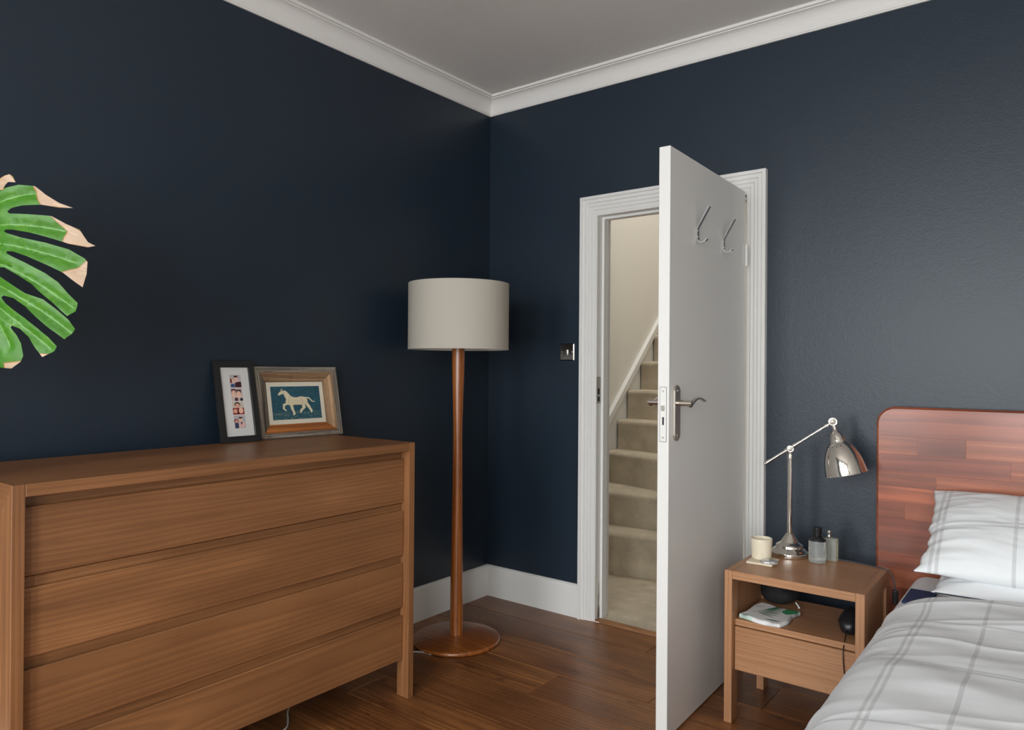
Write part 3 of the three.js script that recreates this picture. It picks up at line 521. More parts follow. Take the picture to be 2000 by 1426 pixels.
// ---------------------------------------------------------------- bedside table
const NS = { x0: 1.545, x1: 1.994, z0: 0.185, z1: 0.572, H: 0.527, shelf: 0.354 };
{
  const { x0, x1, z0, z1, H, shelf } = NS, t = 0.027, leg = 0.055;
  const n = thing('bedside_table', 'wooden bedside table with open shelf and one drawer', 'bedside table', [(x0 + x1) / 2, 0, (z0 + z1) / 2]);
  for (const [a, b, inX] of [[x0, x0 + t, 1], [x1 - t, x1, -1]]) {
    part(n, 'leg', grain(prism([[z1 - leg, 0], [z1, 0], [z1, H], [z1 - leg, H - leg]], 'x', a, b, 0.001), 'y'), M.standWood);
    part(n, 'leg', grain(prism([[z0, 0], [z0 + leg, 0], [z0 + leg, H - leg], [z0, H]], 'x', a, b, 0.001), 'y'), M.standWood);
    part(n, 'side_rail', grain(prism([[z1 - 0.0003, H], [z0 + 0.0003, H], [z0 + leg, H - leg + 0.0003], [z1 - leg, H - leg + 0.0003]], 'x', a, b, 0.001), 'z'), M.standWood);
    part(n, 'side_panel', grain(cbox((a + b) / 2 - 0.005, (a + b) / 2 + 0.005, 0.18, H - leg, z0 + leg, z1 - leg, 0), 'y'), M.standWood);
  }
  part(n, 'top', grain(cbox(x0 + t, x1 - t, H - 0.028, H, z0, z1, 0.0014), 'x'), M.standWood);
  part(n, 'shelf', grain(cbox(x0 + t, x1 - t, shelf - 0.021, shelf, z0 + 0.01, z1 - 0.030, 0.001), 'x'), M.standWood);
  part(n, 'drawer', grain(prism([[z0 + 0.03, 0.178], [z1 - 0.027, 0.178], [z1 - 0.025, 0.180], [z1 - 0.025, 0.326], [z1 - 0.027, 0.3285], [z1 - 0.034, 0.3295], [z0 + 0.03, 0.3295]], 'x', x0 + t + 0.0015, x1 - t - 0.0015, 0.001), 'x'), M.standWood);
}

// ---------------------------------------------------------------- things on the bedside table
{ // desk lamp: the arm swings in the vertical plane that holds post and shade
  const B = [1.664, NS.H, 0.232];
  const d = thing('desk_lamp', 'polished nickel reading lamp with bell shade on the bedside table', 'lamp', B);
  part(d, 'base', lathe([[0, 0], [0.066, 0], [0.068, 0.002], [0.0685, 0.016], [0.067, 0.0185], [0.063, 0.020], [0.061, 0.023], [0.055, 0.029], [0.0495, 0.0325], [0.0485, 0.0345], [0.0485, 0.041], [0.046, 0.0435], [0.041, 0.047], [0.033, 0.052], [0.0300, 0.055], [0.0295, 0.0575], [0.0275, 0.060], [0.019, 0.073], [0.0128, 0.0835], [0.0105, 0.085], [0.0095, 0.0865], [0, 0.0865]], 64), M.chrome, true);
  part(d, 'post', lathe([[0, 0.084], [0.0092, 0.085], [0.0088, 0.2], [0.0082, 0.365], [0.0095, 0.366], [0.0095, 0.371], [0.0075, 0.373], [0.0085, 0.378], [0.0075, 0.382], [0.006, 0.390], [0, 0.392]], 28), M.chrome, true);
  const J = [0, 0.402, 0], hd = new THREE.Vector3(0.9508, 0, -0.3098);   // horizontal direction of the arm, before the length below
  const A = (s, y) => [hd.x * s, y, hd.z * s];
  const nrm = [-hd.z, 0, hd.x];                          // across the arm, towards the camera side
  const off = (p, k) => [p[0] - nrm[0] * -k, p[1], p[2] - nrm[2] * -k];
  const disc = (c, r, w) => {                            // ribbed round joint with a raised hub on each side
    const half = [[r, 0], [r, w - 0.001], [r * 0.93, w + 0.0012], [r * 0.80, w + 0.0012], [r * 0.74, w - 0.001], [r * 0.42, w + 0.0006], [r * 0.38, w + 0.004], [r * 0.25, w + 0.0056], [0, w + 0.006]];
    const g = lathe([...half.map(([q, y]) => [q, -y]).reverse(), ...half.slice(1)], 36);
    g.applyQuaternion(new THREE.Quaternion().setFromUnitVectors(new THREE.Vector3(0, 1, 0), new THREE.Vector3(...nrm))); return g.translate(...c);
  };
  part(d, 'elbow_joint', disc(J, 0.0135, 0.008), M.chrome, true);
  const tail = A(-0.089, 0.341), head = A(0.146, 0.508);
  const lerp = (t) => [0, 1, 2].map((i) => mix(tail[i], head[i], t));
  const arm = [rod(lerp(0.05), lerp(0.95), 0.0052, 18), ball(...tail, 0.0062, 14), rod(lerp(0.02), lerp(0.075), 0.0068, 18), rod(lerp(0.30), lerp(0.335), 0.0072, 18), rod(lerp(0.425), lerp(0.465), 0.0072, 18), rod(lerp(0.485), lerp(0.50), 0.0066, 18), rod(lerp(0.885), lerp(0.925), 0.0072, 18), rod(lerp(0.94), lerp(0.955), 0.0068, 18)];
  part(d, 'arm', merge(...arm), M.chrome, true);
  part(d, 'shade_joint', disc(head, 0.0165, 0.007), M.chrome, true);
  // bell shade hangs from the joint, tilted a little towards the bed
  const tilt = new THREE.Quaternion().setFromUnitVectors(new THREE.Vector3(0, -1, 0), new THREE.Vector3(hd.x * 0.245, -0.968, hd.z * 0.245 + 0.03).normalize());
  const place = (g) => g.applyQuaternion(tilt).translate(head[0] + 0.001, head[1], head[2]);
  const outer = [[0.0075, -0.014], [0.0085, -0.020], [0.0065, -0.023], [0.0085, -0.027], [0.0095, -0.034], [0.0145, -0.0365], [0.020, -0.044], [0.0245, -0.055], [0.0275, -0.068], [0.0285, -0.0755], [0.0325, -0.078], [0.037, -0.084], [0.046, -0.100], [0.054, -0.120], [0.0595, -0.142], [0.0630, -0.166], [0.0645, -0.186], [0.067, -0.188]];
  outer.forEach((q, i) => { if (i > 9) { q[0] = 0.0285 + (q[0] - 0.0285) * 1.2; } q[1] *= 1.03; });
  const inner = outer.slice(10).map(([r, y]) => [r - 0.002, y]).reverse();
  const shadeMesh = part(d, 'lamp_shade', place(lathe([[0, -0.014], ...outer, ...inner, [0.010, -0.080], [0, -0.080]].map(([r, y]) => [r, y]).reverse(), 72)), M.chrome, true);
  const holes = []; for (let k = 0; k < 16; k++) { const a = k / 16 * Math.PI * 2; holes.push(new THREE.CylinderGeometry(0.0019, 0.0019, 0.0016, 10).rotateZ(Math.PI / 2 - 0.9).translate(0.0405, -0.0880, 0).rotateY(a)); }
  part(shadeMesh, 'vent_holes', place(merge(...holes)), M.darkHole, true, 'ring of small vent holes');
  part(d, 'bulb', place(lathe([[0, -0.200], [0.012, -0.1985], [0.022, -0.192], [0.0275, -0.180], [0.0265, -0.166], [0.018, -0.142], [0.013, -0.125], [0.013, -0.082], [0, -0.082]], 28)), S({ color: lin(0.85, 0.85, 0.83), roughness: 0.25 }), true, 'white glass bulb');
  const cord = part(d, 'power_cord', tube([[1.716, 0.532, 0.205], [1.77, 0.5305, 0.1885], [1.86, 0.5305, 0.190], [1.95, 0.5305, 0.210], [1.992, 0.5315, 0.232], [2.010, 0.522, 0.242], [2.022, 0.492, 0.248], [2.024, 0.470, 0.248]], 0.0022, 60, 8), M.greyRubber, false, 'dark grey power cord');
  part(cord, 'inline_switch', new RoundedBoxGeometry(0.017, 0.050, 0.020, 3, 0.004).translate(2.024, 0.447, 0.248), M.blackPlastic);
}
{ // candle on its tray
  const t = single('square_tray', 'small square cream tray under the candle cup', 'tray', (() => { const g = new RoundedBoxGeometry(0.092, 0.009, 0.100, 3, 0.004); g.rotateY(0.06).translate(1.617, NS.H + 0.0045, 0.392); return g; })(), S({ color: lin(0.72, 0.62, 0.47), roughness: 0.55 }), [1.617, NS.H, 0.392]);
  const c = thing('candle_cup', 'cream ceramic candle cup on the square tray', 'candle', [1.606, NS.H + 0.009, 0.372]);
  part(c, 'cup', lathe([[0, 0], [0.031, 0], [0.034, 0.003], [0.0375, 0.06], [0.0378, 0.073], [0.0362, 0.0745], [0.0345, 0.073], [0.0342, 0.056], [0, 0.056]], 48), S({ map: dataTex(256, 256, (x, y) => { const s = noise(x / 2.5, y / 2.5, 77) > 0.93 ? 0.82 : 1, v = (0.96 + 0.06 * noise(x / 30, y / 30, 5)) * s; return [232 * v, 221 * v, 196 * v]; }), roughness: 0.7 }), true);
  part(c, 'wax', lathe([[0, 0.060], [0.030, 0.060], [0.0341, 0.0575], [0.0341, 0.0562], [0, 0.0562]].reverse(), 32), S({ color: lin(0.78, 0.76, 0.7), roughness: 0.5 }), true, 'white wax');
  const g = new THREE.SphereGeometry(1, 36, 18), p = g.attributes.position;
  for (let i = 0; i < p.count; i++) { const x = p.getX(i), y = p.getY(i), z = p.getZ(i), w = 1 + 0.28 * (noise(x * 3 + 9, z * 3 + y * 2 + 9, 12) - 0.5) + 0.16 * (noise(x * 7 + 9, z * 7 + y * 5 + 9, 15) - 0.5); p.setXYZ(i, x * 0.031 * w, Math.max(-0.004, y * 0.0095 * w), z * 0.017 * w); }
  g.computeVertexNormals(); g.rotateY(0.25).translate(1.650, NS.H + 0.0132, 0.424);
  single('foil_wrapper', 'crumpled silver foil wrapper lying on the square tray', 'wrapper', g, S({ color: lin(0.7, 0.72, 0.74), metalness: 0.85, roughness: 0.34 }), [1.650, NS.H + 0.009, 0.424]);
}
const liquid = (c, d) => PH({ color: 0xffffff, transmission: 0.84, roughness: 0.02, thickness: 0.03, ior: 1.45, attenuationColor: c, attenuationDistance: d });
{ // round perfume bottle
  const b = thing('perfume_bottle', 'round clear glass perfume bottle with black cap', 'bottle', [1.771, NS.H, 0.262]);
  b.scale.setScalar(1.14);
  part(b, 'glass_body', lathe([[0, 0.0], [0.020, 0.0], [0.0245, 0.002], [0.0262, 0.006], [0.0262, 0.066], [0.0245, 0.0700], [0.012, 0.0725], [0, 0.0725]], 56), liquid(new THREE.Color(0.86, 0.93, 0.86), 0.09), true, 'clear glass body');
  part(b, 'collar', lathe([[0.0255, 0.0690], [0.0258, 0.0715], [0.0225, 0.0765], [0.015, 0.0805], [0.0145, 0.084], [0, 0.084]], 48), M.blackPlastic, true);
  part(b, 'cap', lathe([[0, 0.082], [0.0132, 0.082], [0.0138, 0.084], [0.0140, 0.110], [0.0130, 0.1125], [0, 0.1135]], 40), S({ color: lin(0.012, 0.012, 0.014), roughness: 0.15 }), true, 'glossy black cap');
}
{ // flat perfume bottle behind it
  const b = thing('perfume_bottle', 'square yellow perfume bottle with metal spray head', 'bottle', [1.806, NS.H, 0.206]);
  part(b, 'glass_body', new RoundedBoxGeometry(0.042, 0.083, 0.026, 3, 0.003).translate(0, 0.0417, 0), liquid(new THREE.Color(0.90, 0.86, 0.50), 0.05), true, 'yellow glass body');
  part(b, 'spray_neck', lathe([[0, 0.083], [0.008, 0.083], [0.008, 0.089], [0.0055, 0.090], [0.0055, 0.098], [0.0075, 0.099], [0.0075, 0.108], [0.0065, 0.110], [0, 0.110]], 24).translate(-0.008, 0, 0), M.steel, true);
}
{ // folded printed tea towel on the shelf
  const Z = NS.shelf;
  const tex = canvasTex(512, 512, (c, w, h) => {
    c.fillStyle = '#e9e8e6'; c.fillRect(0, 0, w, h);
    c.lineCap = 'round'; c.strokeStyle = '#2f6b4c'; c.lineWidth = 5; c.beginPath(); c.moveTo(70, 360); c.quadraticCurveTo(150, 250, 200, 130); c.stroke();
    for (let i = 0; i < 9; i++) { const t = i / 8, x = mix(110, 205, t), y = mix(310, 120, t), a = mix(0.12, -1.25, t), L = mix(290, 170, Math.abs(t - 0.4)); c.save(); c.translate(x, y); c.rotate(a); c.fillStyle = i % 2 ? '#3c7f5b' : '#2c6a4a'; c.beginPath(); c.moveTo(0, 0); c.quadraticCurveTo(L * 0.5, -26, L, 0); c.quadraticCurveTo(L * 0.5, 24, 0, 0); c.fill(); c.restore(); }
    c.fillStyle = '#37915c'; c.beginPath(); c.moveTo(360, 0); c.quadraticCurveTo(340, 150, 440, 190); c.quadraticCurveTo(520, 120, 500, 0); c.fill();
    c.strokeStyle = '#1f6b40'; c.lineWidth = 4; for (let i = 0; i < 6; i++) { c.beginPath(); c.moveTo(430, 20 + i * 26); c.lineTo(375 + i * 6, 40 + i * 26); c.moveTo(430, 20 + i * 26); c.lineTo(488 - i * 4, 34 + i * 24); c.stroke(); }
    c.fillStyle = '#2f7350'; c.beginPath(); c.moveTo(290, 440); c.quadraticCurveTo(390, 400, 470, 430); c.quadraticCurveTo(390, 470, 290, 440); c.fill();
    c.fillStyle = '#cfe0d4'; c.fillRect(0, 470, 180, 42);
    c.strokeStyle = '#4c7a60'; c.lineWidth = 6; for (const [x, y] of [[40, 150], [62, 138], [84, 128], [106, 112]]) { c.beginPath(); c.moveTo(x, y); c.lineTo(x + 8, y + 26); c.moveTo(x + 2, y + 12); c.lineTo(x + 14, y + 8); c.stroke(); }
  });
  const g = new RoundedBoxGeometry(0.146, 0.014, 0.175, 4, 0.006), p = g.attributes.position, uv = g.attributes.uv;
  const sub = new TessellateModifier(0.012, 4).modify(g.index ? g.toNonIndexed() : g), P = sub.attributes.position, U = new Float32Array(P.count * 2);
  for (let i = 0; i < P.count; i++) {
    const x = P.getX(i), y = P.getY(i), z = P.getZ(i); U[i * 2] = (x + 0.073) / 0.146; U[i * 2 + 1] = 1 - (z + 0.0875) / 0.175;
    const up = smooth(-0.006, 0.006, y); P.setXYZ(i, x + 0.006 * Math.sin(z * 40), y + up * (0.006 * fbm(x * 26 + 5, z * 26 + 5, 31, 2) - 0.002 + 0.004 * smooth(0.0, -0.08, x)), z + 0.005 * Math.sin(x * 45 + 1));
  }
  sub.setAttribute('uv', new THREE.BufferAttribute(U, 2)); const m2 = mergeVertices(sub); m2.computeVertexNormals();
  m2.rotateY(-0.10).translate(1.663, Z + 0.0072, 0.455);
  single('tea_towel', 'folded white tea towel printed with green leaves', 'tea towel', m2, S({ map: tex, roughness: 0.9 }), [1.663, Z, 0.455]);
}
{ // padded black pouch at the back of the shelf
  const b = thing('black_pouch', 'padded black zip pouch at the back of the shelf', 'pouch', [1.645, NS.shelf, 0.275]);
  const g = new THREE.SphereGeometry(1, 48, 32), p = g.attributes.position;
  for (let i = 0; i < p.count; i++) { let x = p.getX(i), y = p.getY(i), z = p.getZ(i); const q = (v, e) => Math.sign(v) * Math.pow(Math.abs(v), e); x = q(x, 0.72); y = q(y, 0.7); z = q(z, 0.75); const w = 1 + 0.08 * (noise(x * 2 + 8, y * 2 + z + 8, 3) - 0.5); p.setXYZ(i, x * 0.070 * w * (1 - 0.12 * smooth(0, 1, x) ), 0.046 + y * 0.046 * (1 - 0.28 * smooth(-0.2, 1, x)) - 0.010 * smooth(0, 1, x) * smooth(0, 1, y), z * 0.052 * w); }
  g.computeVertexNormals();
  part(b, 'pouch_body', g.rotateY(-0.35), M.blackCloth, true);
  part(b, 'zip_pull', merge(rod([0.062, 0.022, 0.024], [0.073, 0.010, 0.026], 0.0022, 8), ball(0.0745, 0.0065, 0.0265, 0.0042, 12)), S({ color: lin(0.8, 0.8, 0.8), roughness: 0.25 }), true, 'small white ball on the zip pull');
}
{ // small black speaker on the right of the shelf
  const b = thing('smart_speaker', 'small rounded black speaker on the shelf with its cable hanging down', 'speaker', [1.924, NS.shelf, 0.42]);
  const sh = [], g = new THREE.SphereGeometry(1, 48, 32), p = g.attributes.position;
  for (let i = 0; i < p.count; i++) { let x = p.getX(i), y = p.getY(i), z = p.getZ(i); const q = (v, e) => Math.sign(v) * Math.pow(Math.abs(v), e); x = q(x, 0.8); y = q(y, 0.8); z = q(z, 0.8); const w = y < 0 ? 0.9 : 1 - 0.35 * y; p.setXYZ(i, x * 0.038 * w, 0.040 + y * 0.040, z * 0.066 * (y < 0 ? 1 : 1 - 0.25 * y) - 0.012 * y); }
  g.computeVertexNormals();
  part(b, 'speaker_body', g, M.blackPlastic, true);
  part(b, 'port_ring', new THREE.TorusGeometry(0.0045, 0.0012, 8, 20).translate(0.002, 0.026, 0.0655), M.greyRubber, true);
  part(b, 'power_cord', tube([[0.002, 0.026, 0.064], [0.002, 0.021, 0.082], [0.003, 0.004, 0.108], [0.004, -0.024, 0.1345], [0.006, -0.07, 0.1345], [0.010, -0.12, 0.1335], [0.016, -0.168, 0.130], [0.03, -0.21, 0.118]], 0.0017, 50, 7), M.blackPlastic, true);
}

// ---------------------------------------------------------------- bed
{
  const X0 = 1.925, X1 = 3.40, HB = 1.092, zf = 0.056, zb = 0.024;
  const b = thing('bed', 'double bed with reddish wooden headboard and white mattress', 'bed', [2.66, 0, 1.05]);
  const hb = part(b, 'headboard', grain(prism((() => { const s = new THREE.Shape(), r = 0.064, x0 = X0, x1 = X1, t = HB; s.moveTo(x0, 0.02); s.lineTo(x1, 0.02); s.lineTo(x1, t - r); s.absarc(x1 - r, t - r, r, 0, Math.PI / 2, false); s.lineTo(x0 + r, t); s.absarc(x0 + r, t - r, r, Math.PI / 2, Math.PI, false); return s; })(), 'z', zb, zf - 0.0015, 0.007, 14), 'x'), staveMats[0], false, 'reddish wood headboard with rounded corners');
  // laminated staves of the face, clipped to the rounded outline
  const rows = [HB, 0.985, 0.918, 0.852, 0.800, 0.742, 0.682, 0.610, 0.548, 0.497, 0.43, 0.36];
  const ends = [[2.62], [2.06, 2.21, 2.47, 2.83], [2.34, 2.75], [2.12, 2.55, 2.95], [2.30, 2.72], [2.02, 2.45, 3.0], [2.24, 2.66], [2.40, 2.9], [2.10, 2.6], [2.5], [2.5]];
  const r = 0.057, inset = 0.007;
  for (let k = 0; k < rows.length - 1; k++) {
    const y1 = rows[k] - (k ? 0 : inset), y0 = rows[k + 1], xs = [X0 + inset, ...ends[k], X1 - inset];
    for (let j = 0; j < xs.length - 1; j++) {
      const s = new THREE.Shape(), a = xs[j], c = xs[j + 1], L = k === 0 && j === 0, R2 = k === 0 && j === xs.length - 2;
      s.moveTo(a, y0); s.lineTo(c, y0); if (R2) { s.lineTo(c, y1 - r); s.absarc(c - r, y1 - r, r, 0, Math.PI / 2, false); } else s.lineTo(c, y1);
      if (L) { s.lineTo(a + r, y1); s.absarc(a + r, y1 - r, r, Math.PI / 2, Math.PI, false); } else s.lineTo(a, y1);
      const outer = L || R2 || j === 0 || j === xs.length - 2;
      part(hb, 'stave', grain(prism(s, 'z', zf - 0.007, zf, 0.0003, 12), 'x'), staveMats[(k * 5 + j * 3 + (k * j) % 2) % 4]);
    }
  }
  part(b, 'side_rail', grain(cbox(2.075, 2.10, 0.14, 0.27, 0.06, 2.05, 0.003), 'z'), staveMats[0]);
  part(b, 'side_rail', grain(cbox(3.33, 3.355, 0.14, 0.27, 0.06, 2.05, 0.003), 'z'), staveMats[0]);
  part(b, 'foot_rail', grain(cbox(2.075, 3.355, 0.14, 0.27, 2.05, 2.075, 0.003), 'x'), staveMats[0]);
  for (const [x, z] of [[2.08, 2.0], [3.31, 2.0], [2.08, 0.1], [3.31, 0.1]]) part(b, 'leg', grain(cbox(x, x + 0.05, 0, 0.14, z, z + 0.05, 0.003), 'y'), staveMats[0]);
  part(b, 'mattress', new RoundedBoxGeometry(1.32, 0.24, 1.95, 5, 0.055).translate(2.715, 0.385, 1.06), M.linenWhite);
}
// cotton bedding with woven double and single grey stripes: 0.29 m by 0.69 m repeat
const plaid = (() => {
  const t = canvasTex(1024, 2048, (c, w, h) => {
    c.fillStyle = '#e9ebec'; c.fillRect(0, 0, w, h);
    const px = w / 0.29, py = h / 0.69;
    const band = (a, b2, vert) => { c.globalAlpha = 0.8; c.fillStyle = '#cccdce'; if (vert) c.fillRect(a * px, 0, (b2 - a) * px, h); else c.fillRect(0, a * py, w, (b2 - a) * py); };
    band(0.058, 0.066, true); band(0.073, 0.081, true); band(0.210, 0.219, true);
    band(0.090, 0.098, false); band(0.106, 0.114, false); band(0.435, 0.444, false);
  });
  t.wrapS = t.wrapT = THREE.RepeatWrapping; return t;
})();
const plaidMat = S({ map: plaid, roughness: 0.88, bumpMap: weaveBump, bumpScale: 0.0001 });
const ridge = (v) => 1 - Math.abs(2 * v - 1);
function gridGeo(nu, nv, f, uvf) {
  const pos = [], uv = [], idx = [];
  for (let j = 0; j <= nv; j++) for (let i = 0; i <= nu; i++) { const u = i / nu, v = j / nv; pos.push(...f(u, v)); uv.push(...uvf(u, v)); }
  for (let j = 0; j < nv; j++) for (let i = 0; i < nu; i++) { const a = j * (nu + 1) + i, b = a + 1, c = a + nu + 1, d = c + 1; idx.push(a, c, b, b, c, d); }
  const g = new THREE.BufferGeometry(); g.setAttribute('position', new THREE.Float32BufferAttribute(pos, 3)); g.setAttribute('uv', new THREE.Float32BufferAttribute(uv, 2)); g.setIndex(idx); g.computeVertexNormals();
  return g;
}
{ // duvet draped over the mattress, hanging over the near and far sides
  const zA = 0.525, zB = 2.13, sec = [];                  // cross-section from the near hem to the far hem, as (x, y)
  const left = [[2.075, 0.20], [2.035, 0.19], [2.018, 0.24], [2.014, 0.32], [2.018, 0.40], [2.030, 0.455], [2.052, 0.500], [2.085, 0.533], [2.13, 0.553], [2.20, 0.566], [2.32, 0.575], [2.50, 0.580], [2.715, 0.582]];
  left.forEach((q, i) => { q[0] += 0.030 * clamp((2.35 - q[0]) / 0.2); });
  const full = [...left, ...left.slice(0, -1).reverse().map(([x, y]) => [5.43 - x, y])];
  const curve = new THREE.CatmullRomCurve3(full.map(([x, y]) => new THREE.Vector3(x, y, 0)), false, 'centripetal');
  const NU = 360, NV = 300, pts = curve.getSpacedPoints(NU), len = curve.getLength();
  const nrmAt = (i) => { const a = pts[Math.max(0, i - 1)], b = pts[Math.min(NU, i + 1)], dx = b.x - a.x, dy = b.y - a.y, l = Math.hypot(dx, dy); return [-dy / l, dx / l]; };
  const g = gridGeo(NU, NV, (u, v) => {
    const i = Math.round(u * NU), p = pts[i], [nx, ny] = nrmAt(i); const s = u * len, z0 = mix(zA, zB, v);
    const head = smooth(0, 0.05, v), side = smooth(0.62, 0.25, s) ;
    const wx = s * 1, w1 = fbm(wx * 2.3 + 0.8 * z0 + 3, z0 * 5 - wx * 2.4, 201, 2), w2 = ridge(fbm(wx * 2.6 - z0 * 2.5 + 11, z0 * 9 + wx * 2.6, 207, 2));
    const w3 = fbm(wx * 9, z0 * 30, 211, 2) - 0.5;
    let d = 0.022 * (w1 - 0.5) + 0.007 * Math.pow(w2, 3) * (0.4 + 0.8 * smooth(1.3, 0.5, z0)) + 0.0012 * w3;
    d += 0.009 * (ridge(fbm(z0 * 5.5 + s * 2, 7, 221, 2)) - 0.6) * side;       // folds running off the edge
    const drop = Math.pow(1 - head, 2) * 0.045;                              // the top hem tucks down onto the sheet
    return [p.x + nx * d, Math.max(0.10, p.y + ny * d - drop * smooth(0.3, 0.55, p.y)), z0 + 0.012 * (fbm(s * 3, v * 3, 231, 2) - 0.5) * (1 - v) + 0.006 * (1 - head)];
  }, (u, v) => { const s = u * len; return [(s - 0.455 + 2.13 - 2.155 + 0.066) / 0.29, (mix(zA, zB, v) - 1.372 + 0.102) / 0.69]; });
  single('duvet', 'white duvet cover with grey woven check stripes', 'duvet', flip(g), plaidMat, [2.715, 0.2, 1.3]);
}
const pillowMat = S({ map: canvasTex(720, 450, (c, w, h) => {
  c.fillStyle = '#e9ebec'; c.fillRect(0, 0, w, h); c.fillStyle = '#cccdce'; c.globalAlpha = 0.8;
  for (const x of [34, 52, 247, 462, 480, 676]) c.fillRect(x, 0, 10, h);
  for (const y of [30, 242, 260]) c.fillRect(0, y, w, 10);
}), roughness: 0.88, bumpMap: weaveBump, bumpScale: 0.0001 });
function pillowGeo(W, H, T, s, edge = 0.05) {           // local: x width, y height, z thickness
  const f = (side) => gridGeo(120, 90, (u, v) => {
    const a = 2 * u - 1, b = 2 * v - 1;
    const inX = 1 - edge * (1 - b * b) * Math.abs(a) * a * a, inY = 1 - edge * 1.1 * (1 - a * a) * b * b;
    const t = Math.pow(Math.max(0, 1 - Math.pow(Math.abs(a), 2.6)), 0.55) * Math.pow(Math.max(0, 1 - Math.pow(Math.abs(b), 2.3)), 0.6);
    const e = Math.min(1, (1 - Math.abs(a)) * 6, (1 - Math.abs(b)) * 6);
    const fan = ridge(fbm(b * 5 + 3, Math.abs(a) * 1.2 + s, s + 3, 2)) - 0.55;
    const wr = 0.010 * (fbm(a * 2.2 + 4, b * 4 + a * 1.8 + 4, s, 3) - 0.5) + 0.012 * fan * smooth(0.3, 0.9, Math.abs(a)) ;
    return [a * W / 2 * inX + 0.022 * (fbm(b * 6 + 9, s, 5, 2) - 0.5) * smooth(0.75, 1, Math.abs(a)), b * H / 2 * inY + 0.006 * (noise(a * 5 + 9, s, 8) - 0.5) * smooth(0.8, 1, Math.abs(b)), side * (t * T / 2 + wr * e * Math.min(1, t * 2))];
  }, (u, v) => [u, v]);
  const A = f(1), B = f(-1); flip(B);
  const front = A.attributes.normal.getZ(60 * 121 / 2 | 0) ; 
  return [A, B];
}
{
  const mk = (name, label, W, H, T, s, m, at, rx, ry, uvf) => {
    const [A, B] = pillowGeo(W, H, T, s);
    let g = merge(A, B); g.deleteAttribute('uv'); g.deleteAttribute('normal'); g = mergeVertices(g, 1e-5); g.computeVertexNormals();
    const p = g.attributes.position, uv = new Float32Array(p.count * 2); for (let i = 0; i < p.count; i++) { const [a, b] = uvf(p.getX(i), p.getY(i)); uv[2 * i] = a; uv[2 * i + 1] = b; } g.setAttribute('uv', new THREE.BufferAttribute(uv, 2));
    const o = new THREE.Group(); o.name = numbered(name); o.position.set(...at); o.rotation.order = 'YXZ'; o.rotation.set(rx, ry, 0); o.userData = { label, category: 'pillow' }; scene.add(o); o.updateMatrixWorld(true);
    part(o, 'pillow_cover', g, m, true);
    return o;
  };
  const low = mk('pillow', 'plain white pillow with dark piping lying flat', 0.70, 0.43, 0.135, 301, M.linenWhite, [2.512, 0.566, 0.292], -Math.PI / 2 + 0.06, 0, (x, y) => [x / 0.1, y / 0.1]);
  const pip = []; for (let i = 0; i <= 60; i++) { const a = 2 * i / 60 - 1; pip.push([a * 0.338, -0.43 / 2 * (1 - 0.055 * (1 - a * a)) - 0.001, 0.001]); }
  part(low, 'piping', tube(pip, 0.0024, 90, 6), S({ color: lin(0.05, 0.055, 0.065), roughness: 0.7 }), true, 'dark grey piping');
  mk('pillow', 'white checked pillow leaning against the headboard', 0.72, 0.45, 0.155, 317, pillowMat, [2.478, 0.704, 0.286], -1.11, 0, (x, y) => [x / 0.72 + 0.5, y / 0.45 + 0.5]);
}
{
  single('folded_cloth', 'navy blue cloth edge between the duvet and the pillows', 'cloth', new RoundedBoxGeometry(0.076, 0.008, 0.165, 3, 0.003).translate(2.124, 0.5100, 0.432), S({ color: lin(0.022, 0.035, 0.105), roughness: 0.9, bumpMap: weaveBump, bumpScale: 0.0004 }), [2.124, 0.5060, 0.432]);
}

